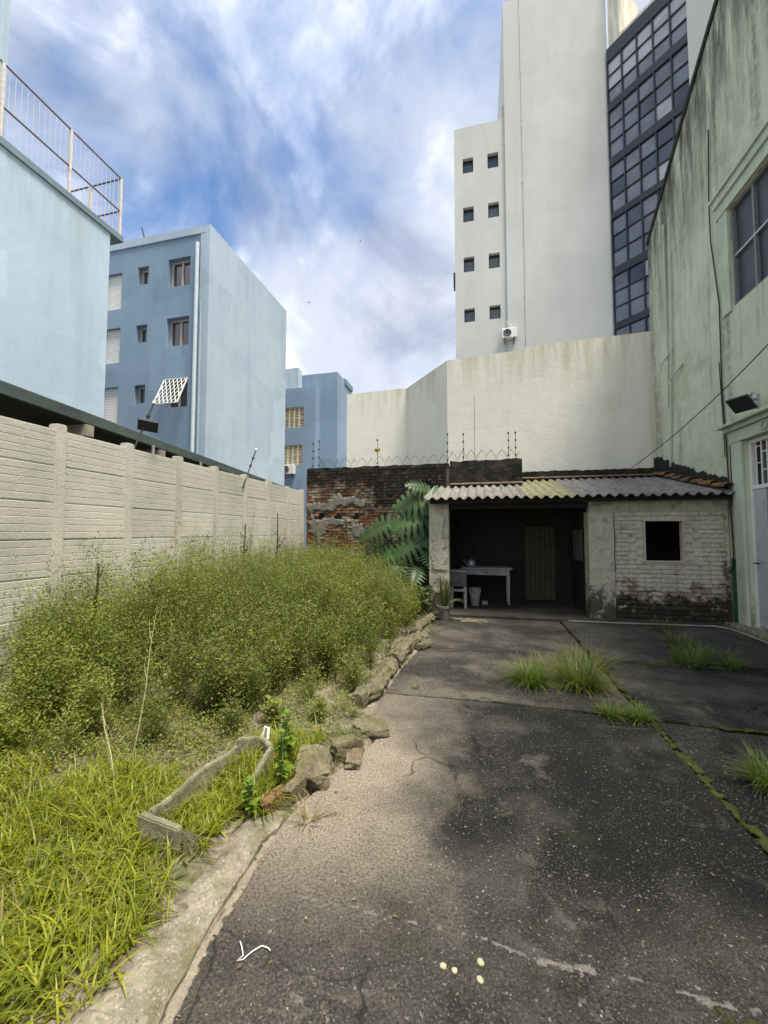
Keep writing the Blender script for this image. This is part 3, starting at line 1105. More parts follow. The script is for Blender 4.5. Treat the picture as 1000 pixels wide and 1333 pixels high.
FB = empty('far_apartment_block', (-13, 30, 0))
tag(FB, 'distant blue block with cream louvred shutters beside the cream wall', 'building')
FY = 28.3
mb = MB()
mb.box(-20, -10.79, FY + 0.9, 32.8, 0, 14.25)
mb.build('rear_wall', MT['blue_shaded'], FB)
mb = MB()
mb.box(-10.95, -10.70, 30.9, 32.9, 13.9, 14.34)
mb.build('coping', MT['blue_cap'], FB)
Of = Vector((-20, FY, 0))
wins = [(5.15, 6.8, 9.75, 11.38), (5.05, 6.7, 6.81, 8.4)]
mb = MB()
facade(mb, Of, (1, 0, 0), (0, -1, 0), 7.76, 0, 12.9, wins, 0.2)
mb.quad((-12.24, FY, 0), (-12.24, FY + 0.9, 0), (-12.24, FY + 0.9, 12.9), (-12.24, FY, 12.9))
mb.quad((-20, FY, 12.9), (-12.24, FY, 12.9), (-12.24, FY + 0.9, 12.9), (-20, FY + 0.9, 12.9))
mb.build('front_wall', MT['blue_shaded'], FB)
mb = MB()
mb.box(-18, -13.8, FY + 0.2, FY + 0.895, 12.902, 14.6)
mb.build('roof_upstand', MT['blue_near'], FB)
for a, b, c, d in wins:
    for k in range(4):
        w_ = (b - a) / 4
        xa = Of.x + a + k * w_
        s_ = MB()
        s_.box(xa + 0.005, xa + 0.07, FY + 0.08, FY + 0.14, c, d)
        s_.box(xa + w_ - 0.07, xa + w_ - 0.005, FY + 0.08, FY + 0.14, c, d)
        for z in (c, (c + d) / 2 - 0.04, d - 0.08):
            s_.box(xa + 0.07, xa + w_ - 0.07, FY + 0.085, FY + 0.135, z, z + 0.08)
        for q in range(12):
            z = c + 0.1 + (d - c - 0.2) * (q + .5) / 12
            s_.obox((xa + w_ / 2, FY + 0.12, z), (1, 0, 0), Vector((0, 0.8, 0.6)), Vector((0, -0.6, 0.8)), w_ / 2 - 0.07, 0.07, 0.012)
        s_.build('shutter', MT['shutter'], FB)
    MB().box(Of.x + a, Of.x + b, FY + 0.185, FY + 0.2, c, d).build('pane', MT['pane2'], FB)
air_con((-14.35, FY, 6.45), (0, -1, 0), (1, 0, 0), 'white air conditioner under the lower shutters of the distant blue block', 1.05)

# ================================================================== GREEN BUILDING (face x = 4.15)
GX = 4.15


def m_green():
    g = G('mildewed_green_plaster', 0.9, 0.15)
    x, y, z = g.xyz()
    col = g.mix(g.ramp(g.noise(0.7, 6, 0.6, 0.4), 0.35, 0.65), (0.53, 0.57, 0.44), (0.60, 0.63, 0.50))
    col = g.mix(g.ramp(g.noise(3.5, 6, 0.7), 0.42, 0.7, 0, 0.55), col, (0.47, 0.46, 0.32))
    col = g.mix(g.ramp(g.noise(0.9, 5, 0.7, 0.3, g.pos(loc=(2, 7, 1))), 0.5, 0.7, 0, 0.7), col, (0.38, 0.385, 0.27))
    st = g.ramp(g.noise(1.0, 8, 0.72, 0.35, g.pos((2.6, 2.6, 0.16), loc=(0, 0.6, 0))), 0.50, 0.64)
    st = g.math('MULTIPLY', st, g.ramp(g.noise(6, 5, 0.75), 0.34, 0.60))
    col = g.mix(g.math('MULTIPLY', st, 0.85), col, (0.165, 0.14, 0.11))
    # black mould hanging from the sloping wall head
    head = g.math('SUBTRACT', g.math('ADD', z, g.math('MULTIPLY', y, 0.67)), 16.04)
    hm = g.ramp(head, -3.4, -0.1)
    hn = g.ramp(g.noise(1.0, 8, 0.75, 0.3, g.pos((4.5, 4.5, 0.5))), 0.36, 0.56)
    col = g.mix(g.math('MULTIPLY', g.math('MULTIPLY', hm, hn), 0.95), col, (0.045, 0.043, 0.036))
    col = g.mix(g.ramp(g.noise(1.0, 6, 0.7, 0.2, g.pos((5, 5, 0.6), loc=(1, 3, 2))), 0.58, 0.7, 0, 0.5), col, (0.20, 0.19, 0.14))
    foot = g.math('MULTIPLY', g.ramp(z, 0.7, 0.0), g.ramp(g.noise(4, 6, 0.7), 0.4, 0.6))
    col = g.mix(foot, col, (0.06, 0.06, 0.035))
    g.color(col)
    g.bump(g.math('ADD', g.noise(26, 6, 0.7), g.math('MULTIPLY', g.noise(3, 5), 2.0)), 0.4, 0.02)
    return g.m


MT['green'] = m_green()
MT['screen'] = m_plain('dark_insect_screen', (0.045, 0.05, 0.065), 0.5, 0.4, 0.25, 3)
MT['screenframe'] = m_plain('dull_window_frame', (0.16, 0.165, 0.175), 0.5, 0.4)
MT['green_trim'] = m_plaster('pale_green_trim', (0.54, 0.60, 0.48), (0.48, 0.54, 0.43), (0.2, 0.19, 0.12), 0.6, 1.2, (5, 5, 0.7), (0.5, 0.75), bump=0.2)
MT['dado'] = m_plaster('dark_green_dado', (0.035, 0.12, 0.075), (0.03, 0.10, 0.06), (0.03, 0.03, 0.02), 0.7, 2.0, (4, 4, 1), (0.5, 0.7), bump=0.2)
MT['tarband'] = m_concrete('black_bitumen', (0.014, 0.014, 0.013), (0.04, 0.04, 0.036), 9)

GB = empty('green_building', (8, 3, 0))
tag(GB, 'mildewed pale green gabled building with cornices and a barred doorway', 'building')
GY0, GY1, GZ = -0.6, 10.89, 8.74
sO = Vector((GX, GY0, 0))
win_h = (6.05 - GY0, 7.66 - GY0, 5.35, 7.05)
win_l = (3.0 - GY0, 4.55 - GY0, 5.35, 7.05)
door_h = (6.05 - GY0, 7.55 - GY0, 0.12, 3.08)
mb = MB()
facade(mb, sO, (0, 1, 0), (-1, 0, 0), GY1 - GY0, -0.1, 7.6, [win_h, door_h, win_l], 0.28)
RIDGE = (5.6, 12.28)
prof = [(GY1, 7.6), (GY1, GZ), (9.32, 9.81), (8.49, 10.38), (7.69, 10.88), RIDGE, (0.4, 8.8), (-0.6, 8.15), (-0.602, 7.6)]  # near slope and end are out of view, shaped for their shadow
n0 = len(mb.v)
mb.v += [(GX, y, z) for y, z in prof]
mb.f.append(tuple(n0 + k for k in reversed(range(len(prof)))))
n1 = len(mb.v)
full = [(GY0, 0), (GY1, 0)] + prof[1:]
mb.v += [(GX + 9, y, z) for y, z in full]
mb.f.append(tuple(n1 + k for k in range(len(full))))
for (ya, za), (yb, zb) in zip(prof[1:], prof[2:]):
    mb.quad((GX, ya, za), (GX, yb, zb), (GX + 9, yb, zb), (GX + 9, ya, za))
mb.quad((GX, GY1, 0), (GX, GY1, GZ), (GX + 9, GY1, GZ), (GX + 9, GY1, 0))
mb.quad((GX, GY0, 0), (GX + 9, GY0, 0), (GX + 9, GY0, 8.15), (GX, GY0, 8.15))
mb.box(GX + 0.004, GX + 9, -12.0, GY0 - 0.01, -0.1, 4.6)  # unseen low annex, made up so sun reaches the near ground
mb.build('wall', MT['green'], GB)
# thin verge along the sloping head
vb = MB()
for (ya, za), (yb, zb) in zip(prof[1:5], prof[2:6]):
    vb.bar((GX - 0.0, ya, za + 0.03), (GX - 0.0, yb, zb + 0.03), 0.12, 0.06, (1, 0, 0))
vb.build('verge', MT['tarband'], GB)
# upper window: moulded hood, jambs, sill
for nm, (ya, yb) in (('window', (6.05, 7.66)), ('window', (3.0, 4.55))):
    hd = MB()
    hd.box(GX - 0.05, GX - 0.001, ya - 0.30, yb + 0.30, 7.06, 7.30)
    hd.box(GX - 0.09, GX - 0.052, ya - 0.30, yb + 0.30, 7.26, 7.40)
    hd.box(GX - 0.13, GX - 0.002, ya - 0.34, yb + 0.34, 7.402, 7.46)
    hd.build('window_hood', MT['green_trim'], GB)
    MB().box(GX - 0.035, GX - 0.001, yb + 0.002, yb + 0.24, 5.30, 7.058).build('window_jamb', MT['green_trim'], GB)
    MB().box(GX - 0.035, GX - 0.001, ya - 0.24, ya - 0.002, 5.30, 7.058).build('window_jamb', MT['green_trim'], GB)
    h = (ya - GY0, yb - GY0, 5.35, 7.05)
    w = window(GB, sO, (0, 1, 0), (-1, 0, 0), h, 0.10, MT['screenframe'], MT['screen'], 0.04, 2)
    MB().bar((GX + 0.045, ya + 0.02, 6.2), (GX + 0.045, yb - 0.02, 6.2), 0.03, 0.03).build('glazing_bar', MT['metal'], w)
# doorway
MB().box(GX - 0.05, GX - 0.001, 7.552, 7.80, 0.10, 3.08).build('door_pilaster', MT['green_trim'], GB, bevel=0.008)
MB().box(GX - 0.05, GX - 0.001, 5.80, 6.048, 0.10, 3.08).build('door_pilaster', MT['green_trim'], GB, bevel=0.008)
dw = MB()
dw.box(GX - 0.055, GX - 0.001, 5.78, 7.82, 3.082, 3.27)
dw.box(GX - 0.11, GX - 0.001, 5.74, 7.87, 3.272, 3.34)
dw.box(GX - 0.20, GX - 0.001, 5.68, 7.93, 3.342, 3.39)
dw.build('door_cornice', MT['green_trim'], GB, bevel=0.006)
ring = MB()
ring.tube([(GX - 0.07, 6.95 + 0.06 * math.cos(a), 3.18 + 0.06 * math.sin(a)) for a in np.linspace(0, 2 * math.pi, 15)], 0.012, 5, cap=False)
ring.build('cornice_ring', MT['graypaint'], GB)
fr = MB()
xf = GX + 0.085
fr.box(xf - 0.03, xf + 0.03, 7.48, 7.546, 0.124, 3.07)
fr.box(xf - 0.03, xf + 0.03, 6.06, 6.12, 0.124, 3.07)
fr.box(xf - 0.032, xf + 0.032, 6.121, 7.479, 2.28, 2.34)
fr.box(xf - 0.032, xf + 0.032, 6.121, 7.479, 3.01, 3.07)
dfr = fr.build('door_frame', MT['whitepaint'], GB)
for k in range(11):
    y = 7.40 - k * 0.125
    b = MB().bar((xf - 0.01, y, 2.34), (xf - 0.01, y, 3.01), 0.016, 0.016)
    for q in ((0.22, 0.5) if k % 2 else (0.34, 0.6)):
        b.bar((xf - 0.01, y, 2.34 + q), (xf - 0.01, y - 0.125, 2.34 + q), 0.014, 0.014)
    b.build('grille_bar', MT['whitepaint'], dfr)
MB().box(xf + 0.06, xf + 0.07, 6.06, 7.545, 2.3, 3.07).build('transom_pane', MT['pane2'], dfr)
dl = MB()
dl.box(xf - 0.02, xf + 0.02, 7.20, 7.475, 0.14, 2.275)
dl.box(xf - 0.03, xf - 0.021, 7.25, 7.40, 0.3, 1.0)
dl.box(xf - 0.03, xf - 0.021, 7.25, 7.40, 1.15, 2.1)
dleaf = dl.build('door', MT['graypaint'], GB)
hdl = MB()
hdl.bar((xf - 0.03, 7.43, 1.12), (xf - 0.09, 7.43, 1.12), 0.02, 0.02)
hdl.bar((xf - 0.085, 7.44, 1.12), (xf - 0.085, 7.32, 1.12), 0.02, 0.02)
hdl.build('handle', MT['navy'], dleaf)
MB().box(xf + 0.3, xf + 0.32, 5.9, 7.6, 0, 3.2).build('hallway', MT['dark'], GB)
MB().box(GX - 0.22, GX + 0.2, 5.75, 7.85, -0.05, 0.118).build('door_step', MT['kerb'], GB, bevel=0.012)
MB().box(GX - 0.012, GX - 0.001, 7.81, 7.995, 0.0, 1.16).build('dado_panel', MT['dado'], GB)
MB().box(GX - 0.012, GX - 0.001, 1.0, 5.79, 0.0, 1.16).build('dado_panel', MT['dado'], GB)
cb = MB()
pts = [(GX - 0.02, 8.10, 8.92), (GX - 0.03, 8.16, 7.6), (GX - 0.03, 8.16, 6.9), (GX - 0.02, 8.0, 5.6), (GX - 0.025, 8.02, 4.2), (GX - 0.02, 7.97, 3.0), (GX - 0.03, 7.93, 2.2), (GX - 0.03, 7.88, 1.3), (GX - 0.03, 7.9, 1.05), (GX - 0.03, 7.96, 0.95), (GX - 0.03, 7.99, 0.93)]
cb.tube(pts, 0.011, 6)
cb.build('wall_cable', MT['black'], GB)
cb = MB()
cb.tube([(GX - 0.02, 8.08, 4.6), (GX - 0.02, 8.04, 3.6), (GX - 0.02, 8.02, 2.9)], 0.008, 5)
cb.tube([(GX - 0.02, 7.99, 2.05), (GX - 0.05, 7.9, 2.03), (GX - 0.06, 7.82, 2.06), (GX - 0.055, 7.80, 2.3), (GX - 0.055, 7.81, 3.06)], 0.008, 5)
cb.build('wall_cable', MT['black'], GB)
pp = MB()
pp.tube([(GX - 0.04, 9.66, 8.5), (GX - 0.04, 9.72, 6.0), (GX - 0.04, 10.0, 3.05)], 0.02, 6)
pp.build('wall_pipe', MT['green_trim'], GB)
pp = MB()
pp.tube([(GX - 0.04, 9.93, 8.55), (GX - 0.04, 9.95, 6.0), (GX - 0.04, 10.0, 4.4)], 0.022, 6)
pp.build('wall_pipe', MT['green_trim'], GB)
for (ya, yb, z) in ((9.75, 10.15, 5.5), (9.35, 9.72, 5.0)):
    b = MB()
    b.tube([(GX - 0.02, ya, z + 0.1), (GX - 0.1, yb, z - 0.1), (GX - 0.1, yb, z - 0.2)], 0.02, 5)
    b.build('pipe_bracket', MT['green_trim'], GB)
# bitumen fillet where the shed roof meets the wall


def zr(y):
    return 2.20 + 0.229 * (y - 7.75)


def fm(s, z):
    top = zr(s) + 0.24 + 0.09 * fbm(s * 2.5, 1.0) + 0.09 * (s - 8.0) + 0.05 * fbm(s * 7, 4)
    return min(top - z, z - zr(s) + 0.06)


add('roof_flashing', patch(fm, 7.97, 10.88, 2.1, 3.6, 0.03, lambda s, z, d: Vector((GX - 0.002 - d, s, z)), 0.035, 0.3, 3), MT['tarband'], GB)

fl = empty('floodlight', (GX - 0.1, 7.15, 3.39))
tag(fl, 'dark flat floodlight fixed over the door cornice of the green building', 'floodlight')
b = MB()
fnn = Vector((-0.62, -0.30, -0.72)).normalized()
fe1 = fnn.cross(Vector((0, 0, 1))).normalized()
b.obox((GX - 0.30, 7.02, 3.53), fe1, fnn.cross(fe1), fnn, 0.15, 0.13, 0.022)
b.build('lamp_head', MT['black'], fl, bevel=0.006)
b = MB()
b.tube([(GX - 0.25, 7.05, 3.60), (GX - 0.18, 6.98, 3.68), (GX - 0.12, 6.95, 3.60), (GX - 0.12, 6.95, 3.40)], 0.025, 6)
b.lathe((GX - 0.14, 6.98, 3.56), [(0.03, 0), (0.055, 0.02), (0.055, 0.08), (0.03, 0.1)], 10)
b.build('bracket', MT['metal'], fl)

# ================================================================== BRICKS
BRK = []


def brick_mesh(L, H, T, seed, bev=0.006, amp=0.004):
    bm = bmesh.new()
    bmesh.ops.create_cube(bm, size=1.0)
    for v in bm.verts:
        v.co = Vector((v.co.x * L, v.co.y * T, v.co.z * H))
        v.co += mnoise.noise_vector(v.co * 9 + Vector((seed * 3.3, seed, 1))) * amp * 2
    bmesh.ops.bevel(bm, geom=bm.edges[:], offset=bev, segments=1, affect='EDGES')
    me = bpy.data.meshes.new('brick')
    bm.to_mesh(me)
    bm.free()
    return me


def m_old_brick():
    g = G('old_sooty_brick', 0.93, 0.12)
    x, y, z = g.xyz()
    r = g.rand()
    c = g.mix(g.ramp(r, 0.0, 0.5), (0.22, 0.085, 0.035), (0.12, 0.06, 0.035))
    c = g.mix(g.ramp(r, 0.55, 1.0), c, (0.27, 0.14, 0.07))
    c = g.mix(g.ramp(g.noise(22, 5, 0.7), 0.42, 0.68, 0, 0.6), c, (0.10, 0.06, 0.04))
    lime = g.noise(2.4, 7, 0.7, 0.5, g.pos(loc=(1.2, 0, 5)))
    lm = g.math('ADD', lime, g.math('MULTIPLY', g.ramp(z, 1.7, 1.0), g.ramp(x, -3.2, -4.0, 0.0, 0.16)))
    c = g.mix(g.ramp(lm, 0.50, 0.64, 0, 0.85), c, (0.40, 0.36, 0.26))
    # soot and black algae: heavy at the head and towards the shed
    s = g.math('ADD', g.noise(1.5, 7, 0.7, 0.3, g.pos((1, 1, 0.8))), g.math('ADD', g.ramp(z, 2.2, 3.1, -0.06, 0.16), g.ramp(x, -3.9, -2.0, -0.06, 0.15)))
    c = g.mix(g.ramp(s, 0.47, 0.62, 0, 0.96), c, (0.018, 0.017, 0.015))
    sp = g.ramp(g.noise(9, 6, 0.75, 0.2, g.pos((1, 1, 1.8))), 0.56, 0.68, 0, 0.6)
    c = g.mix(sp, c, (0.26, 0.25, 0.22))
    g.color(c)
    g.bump(g.noise(55, 6, 0.75), 0.8, 0.012)
    return g.m


def m_painted_brick():
    g = G('flaking_white_painted_brick', 0.9, 0.15)
    x, y, z = g.xyz()
    c = g.mix(g.ramp(g.noise(3.5, 6, 0.65), 0.35, 0.65), (0.62, 0.57, 0.45), (0.50, 0.46, 0.36))
    c = g.mix(g.ramp(g.noise(14, 6, 0.7), 0.48, 0.7, 0, 0.6), c, (0.25, 0.22, 0.17))
    # bare red brick where the paint is gone
    e = g.math('ADD', g.noise(3.8, 8, 0.72, 0.3, g.pos((1, 1, 1.5))), g.ramp(z, 1.25, 0.45, -0.09, 0.10))
    c = g.mix(g.ramp(e, 0.54, 0.62, 0, 0.85), c, g.mix(g.rand(), (0.17, 0.085, 0.06), (0.30, 0.20, 0.15)))
    k = g.math('ADD', g.noise(5, 8, 0.75, 0.2, g.pos((1, 1, 1.2), loc=(3, 3, 3))), g.ramp(z, 0.72, 0.30, -0.16, 0.16))
    c = g.mix(g.ramp(k, 0.48, 0.6, 0, 0.93), c, (0.022, 0.018, 0.013))
    kr = g.math('ADD', g.noise(4, 7, 0.75, 0.2, g.pos(loc=(8, 3, 3))), g.math('MULTIPLY', g.ramp(x, 3.5, 4.0, -0.15, 0.07), g.ramp(z, 1.6, 1.2)))
    c = g.mix(g.ramp(kr, 0.57, 0.66, 0, 0.8), c, (0.07, 0.045, 0.035))
    g.color(c)
    g.bump(g.noise(48, 6, 0.75), 0.7, 0.01)
    return g.m


MT['brick'] = m_old_brick()
MT['pbrick'] = m_painted_brick()
MT['mortar'] = m_concrete('crumbling_mortar', (0.055, 0.048, 0.038), (0.15, 0.13, 0.10), 9)
MT['pmortar'] = MT['pbrick']
MT['render_grey'] = m_concrete('grey_patch_render', (0.13, 0.122, 0.105), (0.24, 0.225, 0.19), 7)
MT['pillar'] = m_plaster('stained_cream_render', (0.42, 0.385, 0.28), (0.36, 0.33, 0.25), (0.13, 0.09, 0.05), 0.7, 2.0, (5, 5, 1.2), (0.52, 0.7), bump=0.5)


def m_pillar_dirty():
    g = G('blotched_pillar_render', 0.92, 0.12)
    x, y, z = g.xyz()
    c = g.mix(g.ramp(g.noise(4, 6, 0.65), 0.35, 0.65), (0.55, 0.51, 0.39), (0.44, 0.41, 0.32))
    c = g.mix(g.ramp(g.noise(9, 6, 0.7), 0.54, 0.68, 0, 0.7), c, (0.20, 0.16, 0.11))
    k = g.math('ADD', g.noise(5, 8, 0.75, 0.3), g.ramp(z, 1.0, 0.25, -0.2, 0.14))
    c = g.mix(g.ramp(k, 0.47, 0.6, 0, 0.9), c, (0.05, 0.042, 0.03))
    t = g.math('MULTIPLY', g.ramp(z, 1.9, 2.15), g.ramp(g.noise(6, 5), 0.3, 0.6))
    c = g.mix(g.math('MULTIPLY', t, 0.6), c, (0.12, 0.11, 0.085))
    g.color(c)
    g.bump(g.math('ADD', g.noise(40, 6, 0.7), g.math('MULTIPLY', g.noise(7, 5), 2)), 0.6, 0.015)
    return g.m


MT['pillar'] = m_pillar_dirty()

stretch = [brick_mesh(0.232, 0.064, 0.11, k) for k in range(4)]
halves = [brick_mesh(0.112, 0.064, 0.11, 10 + k) for k in range(2)]

# ---- the old boundary wall (front face y = 9.7)
BW = empty('old_brick_wall', (-2.6, 9.85, 0))
tag(BW, 'old sooty brick boundary wall with grey render patches and wire on top', 'wall')
mb = MB()
mb.box(-4.42, -0.70, 9.715, 9.93, -0.05, 3.215)
mb.build('wall_core', MT['mortar'], BW)
CH = 0.0765
holes_b = [(-4.02, 2.02), (-3.55, 2.0), (-3.05, 2.0)]
cand = []
for j in range(42):
    z = 0.02 + CH * (j + .5)
    off = 0.0 if j % 2 else 0.122
    x = -4.42 + 0.118 - off * 0.5 if False else -4.42 + (0.118 if j % 2 else 0.0585)
    first = True
    x = -4.42
    if j % 2 == 0:
        cand.append((x + 0.056, z, 1))
        x += 0.122
    while x + 0.232 < -0.70:
        cand.append((x + 0.116, z, 0))
        x += 0.243
    if -0.70 - x > 0.09:
        cand.append((x + 0.056, z, 1))
cand = [c for c in cand if not any(abs(c[0] - hx) < 0.1 and abs(c[1] - hz) < 0.05 for hx, hz in holes_b)]
top_z = 0.02 + CH * 41.2


def vis_score(c):
    s = 0.0
    if c[1] < 1.02:
        s += 10
    if c[0] > -2.35 and c[1] < 2.35:
        s += 6
    if c[0] > -1.35:
        s += 3
    return s + random.random() * 0.4


cand.sort(key=vis_score)
stuffb = MB()
for k, (x, z, half) in enumerate(cand):
    if z > 3.1 and random.random() < 0.12:
        continue
    me = random.choice(halves if half else stretch)
    yy = 9.755 - 0.012 + random.uniform(-0.008, 0.008)
    if k < 290:
        if not me.materials:
            me.materials.append(MT['brick'])
        ob = add('brick', me, None, BW)
        ob.location = (x + random.uniform(-.004, .004), yy, z + random.uniform(-.003, .003))
        ob.rotation_euler = (random.uniform(-.02, .02), random.uniform(-.02, .02), random.uniform(-.025, .025))
        ob.scale = (random.uniform(.95, 1.02), 1, random.uniform(.94, 1.02))
    else:
        hl = 0.055 if half else 0.114
        stuffb.box(x - hl, x + hl, yy - 0.055, yy + 0.05, z - 0.031, z + 0.031)
ob = stuffb.build('brick_courses', MT['brick'], BW, bevel=0.0)
ob['kind'] = 'stuff'


def rm(x, z):
    d = 0.0
    for cx, cz, rx_, rz_ in ((-4.0, 2.28, .62, .2), (-3.45, 2.42, .62, .22), (-4.15, 1.75, .38, .33), (-3.75, 1.88, .5, .16), (-3.0, 1.62, .25, .2), (-2.95, 2.35, .3, .14)):
        d = max(d, 1.0 - math.hypot((x - cx) / rx_, (z - cz) / rz_))
    for hx, hz in holes_b:
        if math.hypot((x - hx), (z - hz) * 1.2) < 0.095:
            return -1
    return d - 0.32 + 0.5 * fbm(x * 2.6, z * 2.6, 2) + 0.35 * fbm(x * 9, z * 9, 4)


add('render_patch', patch(rm, -4.42, -2.5, 1.3, 2.75, 0.035, lambda s, z, d: Vector((s, 9.70 - 0.016 - d + 0.006 * fbm(s * 9, z * 9), z)), 0.006, 0.45, 5), MT['render_grey'], BW)
for hx, hz in holes_b:
    b = MB()
    n0 = 14
    b.v = [(hx, 9.70, hz)] + [(hx + 0.10 * math.cos(a) * (1 + .2 * fbm(a, hx)), 9.70, hz + 0.075 * math.sin(a) * (1 + .2 * fbm(a, hz))) for a in np.linspace(0, 2 * math.pi, n0, endpoint=False)]
    b.f = [(0, 1 + (k + 1) % n0, 1 + k) for k in range(n0)]
    b.build('putlog_hole', MT['dark'], BW)


def m_sooty():
    g = G('sooty_rendered_parapet', 0.93, 0.1)
    c = g.mix(g.ramp(g.noise(3, 7, 0.7), 0.4, 0.62), (0.016, 0.016, 0.014), (0.05, 0.045, 0.036))
    c = g.mix(g.ramp(g.noise(6, 7, 0.75, 0.3, g.pos((1, 1, 2.2))), 0.60, 0.70, 0, 0.8), c, (0.22, 0.215, 0.19))
    g.color(c)
    g.bump(g.math('ADD', g.noise(20, 6, 0.75), g.noise(5, 5)), 1.0, 0.03)
    return g.m


MT['soot'] = m_sooty()


def lumpy_wall(name, x0, x1, y0, y1, z0, z1, step=0.06, amp=0.018, slope=0.0):
    """a wall block with an uneven face and head"""
    bm = bmesh.new()
    nx_, nz_ = max(2, int((x1 - x0) / step)), max(2, int((z1 - z0) / step))
    grid = [[bm.verts.new((x0 + (x1 - x0) * i / nx_, y0 + amp * fbm(i * .33, j * .33, z0) + slope * (z1 - z0) * 0 + slope * (j / nz_) * 0.1,
                           z0 + (z1 - z0) * j / nz_ + (amp * 1.4 * fbm(i * .4, 3.3, x0) if j == nz_ else 0))) for j in range(nz_ + 1)] for i in range(nx_ + 1)]
    for i in range(nx_):
        for j in range(nz_):
            bm.faces.new((grid[i][j], grid[i + 1][j], grid[i + 1][j + 1], grid[i][j + 1]))
    back = [(bm.verts.new((grid[i][nz_].co.x, y1, grid[i][nz_].co.z)), bm.verts.new((grid[i][0].co.x, y1, z0))) for i in (range(nx_ + 1))]
    for i in range(nx_):
        bm.faces.new((grid[i][nz_], grid[i + 1][nz_], back[i + 1][0], back[i][0]))
        bm.faces.new((back[i][0], back[i + 1][0], back[i + 1][1], back[i][1]))
    for i in (0, nx_):
        col = [grid[i][j] for j in range(nz_ + 1)] + [back[i][0], back[i][1]]
        bm.faces.new(col if i == nx_ else list(reversed(col)))
    me = bpy.data.meshes.new(name)
    bm.to_mesh(me)
    bm.free()
    return me


add('parapet_block', lumpy_wall('p', -0.69, 0.97, 9.70, 10.6, 2.55, 3.31), MT['soot'], BW)
add('parapet_block', lumpy_wall('p', 0.98, 4.13, 10.62, 10.9, 2.7, 3.13), MT['soot'], BW)
add('wall_head', lumpy_wall('p', -4.42, -0.72, 9.70, 9.95, 3.19, 3.275, 0.05, 0.016), MT['soot'], BW)

# ================================================================== SHED
SH = empty('lean_to_shed', (1.6, 8.8, 0))
tag(SH, 'low lean-to shed with corrugated roof, open bay and flaking white brick front', 'shed')
FYS = 8.0
mb = MB()
mb.box(2.36, 2.842, FYS + 0.02, FYS + 0.14, -0.05, 1.975)
mb.box(3.448, 4.135, FYS + 0.02, FYS + 0.14, -0.05, 1.975)
mb.box(2.843, 3.447, FYS + 0.02, FYS + 0.14, -0.05, 1.098)
mb.box(2.843, 3.447, FYS + 0.02, FYS + 0.14, 1.803, 1.975)
FW = mb.build('front_wall', MT['pbrick'], SH)
pst = [brick_mesh(0.240, 0.070, 0.09, 20 + k, 0.009, 0.003) for k in range(4)]
phv = [brick_mesh(0.116, 0.070, 0.09, 30 + k, 0.009, 0.003) for k in range(2)]
for m_ in pst + phv:
    m_.materials.append(MT['pbrick'])
for j in range(25):
    z = 0.0 + 0.0785 * (j + .5)
    x = 2.35
    lst = []
    if j % 2 == 0:
        lst.append((x + 0.058, 1))
        x += 0.122
    while x + 0.236 < 4.14:
        lst.append((x + 0.12, 0))
        x += 0.2465
    if 4.135 - x > 0.09:
        lst.append((x + 0.058, 1))
    for bx_, half in lst:
        hl = 0.058 if half else 0.12
        if bx_ + hl > 2.83 and bx_ - hl < 3.46 and 1.10 < z < 1.80:
            # cut bricks at the opening
            if bx_ < 2.83 or bx_ > 3.46:
                half = 1
                bx_ = 2.765 if bx_ < 2.83 else 3.525
            else:
                continue
        ob = add('brick', random.choice(phv if half else pst), None, FW)
        ob.location = (bx_, FYS + 0.045 + random.uniform(-.004, .004), z)
        ob.rotation_euler = (random.uniform(-.02, .02), random.uniform(-.012, .012), random.uniform(-.015, .015))
mb = MB()
mb.box(1.95, 4.135, FYS + 0.005, FYS + 0.16, 1.976, 2.19)
mb.build('plaster_band', MT['pillar'], SH)
add('pillar', lumpy_wall('p', 1.93, 2.345, FYS - 0.03, FYS + 0.3, -0.02, 1.975, 0.05, 0.008), MT['pillar'], SH)
add('pillar', lumpy_wall('p', -0.99, -0.60, FYS - 0.02, FYS + 0.34, -0.05, 2.18, 0.05, 0.01), MT['pillar'], SH)
# cracks: dark recess line between pillar and brick front
ck = MB()
pts = [(2.35 + 0.02 * fbm(z * 3, 2.0), FYS - 0.032, z) for z in np.linspace(0.9, 1.97, 14)]
ck.tube(pts, 0.006, 4)
ck.build('crack', MT['dark'], SH)


def pm_(x, z):
    return 0.12 - max(abs(x + 0.80) - 0.0, 0) + 0.06 * fbm(x * 5, z * 5, 8) if 0.85 < z < 1.95 else -1


add('render_patch', patch(pm_, -0.99, -0.60, 0.8, 2.0, 0.025, lambda s, z, d: Vector((s, FYS - 0.028 - d, z)), 0.010, 0.35, 9), MT['pillar'], SH)
# window opening: thin wood lining
wf = MB()
wf.box(2.80, 3.50, FYS - 0.016, FYS + 0.1, 1.80, 1.828)
wf.box(2.78, 3.52, FYS - 0.025, FYS + 0.1, 1.075, 1.10)
wf.box(2.83, 2.856, FYS - 0.012, FYS + 0.1, 1.101, 1.799)
wf.box(3.434, 3.46, FYS - 0.012, FYS + 0.1, 1.101, 1.799)
wf.build('window_lining', MT['woodframe'], SH)
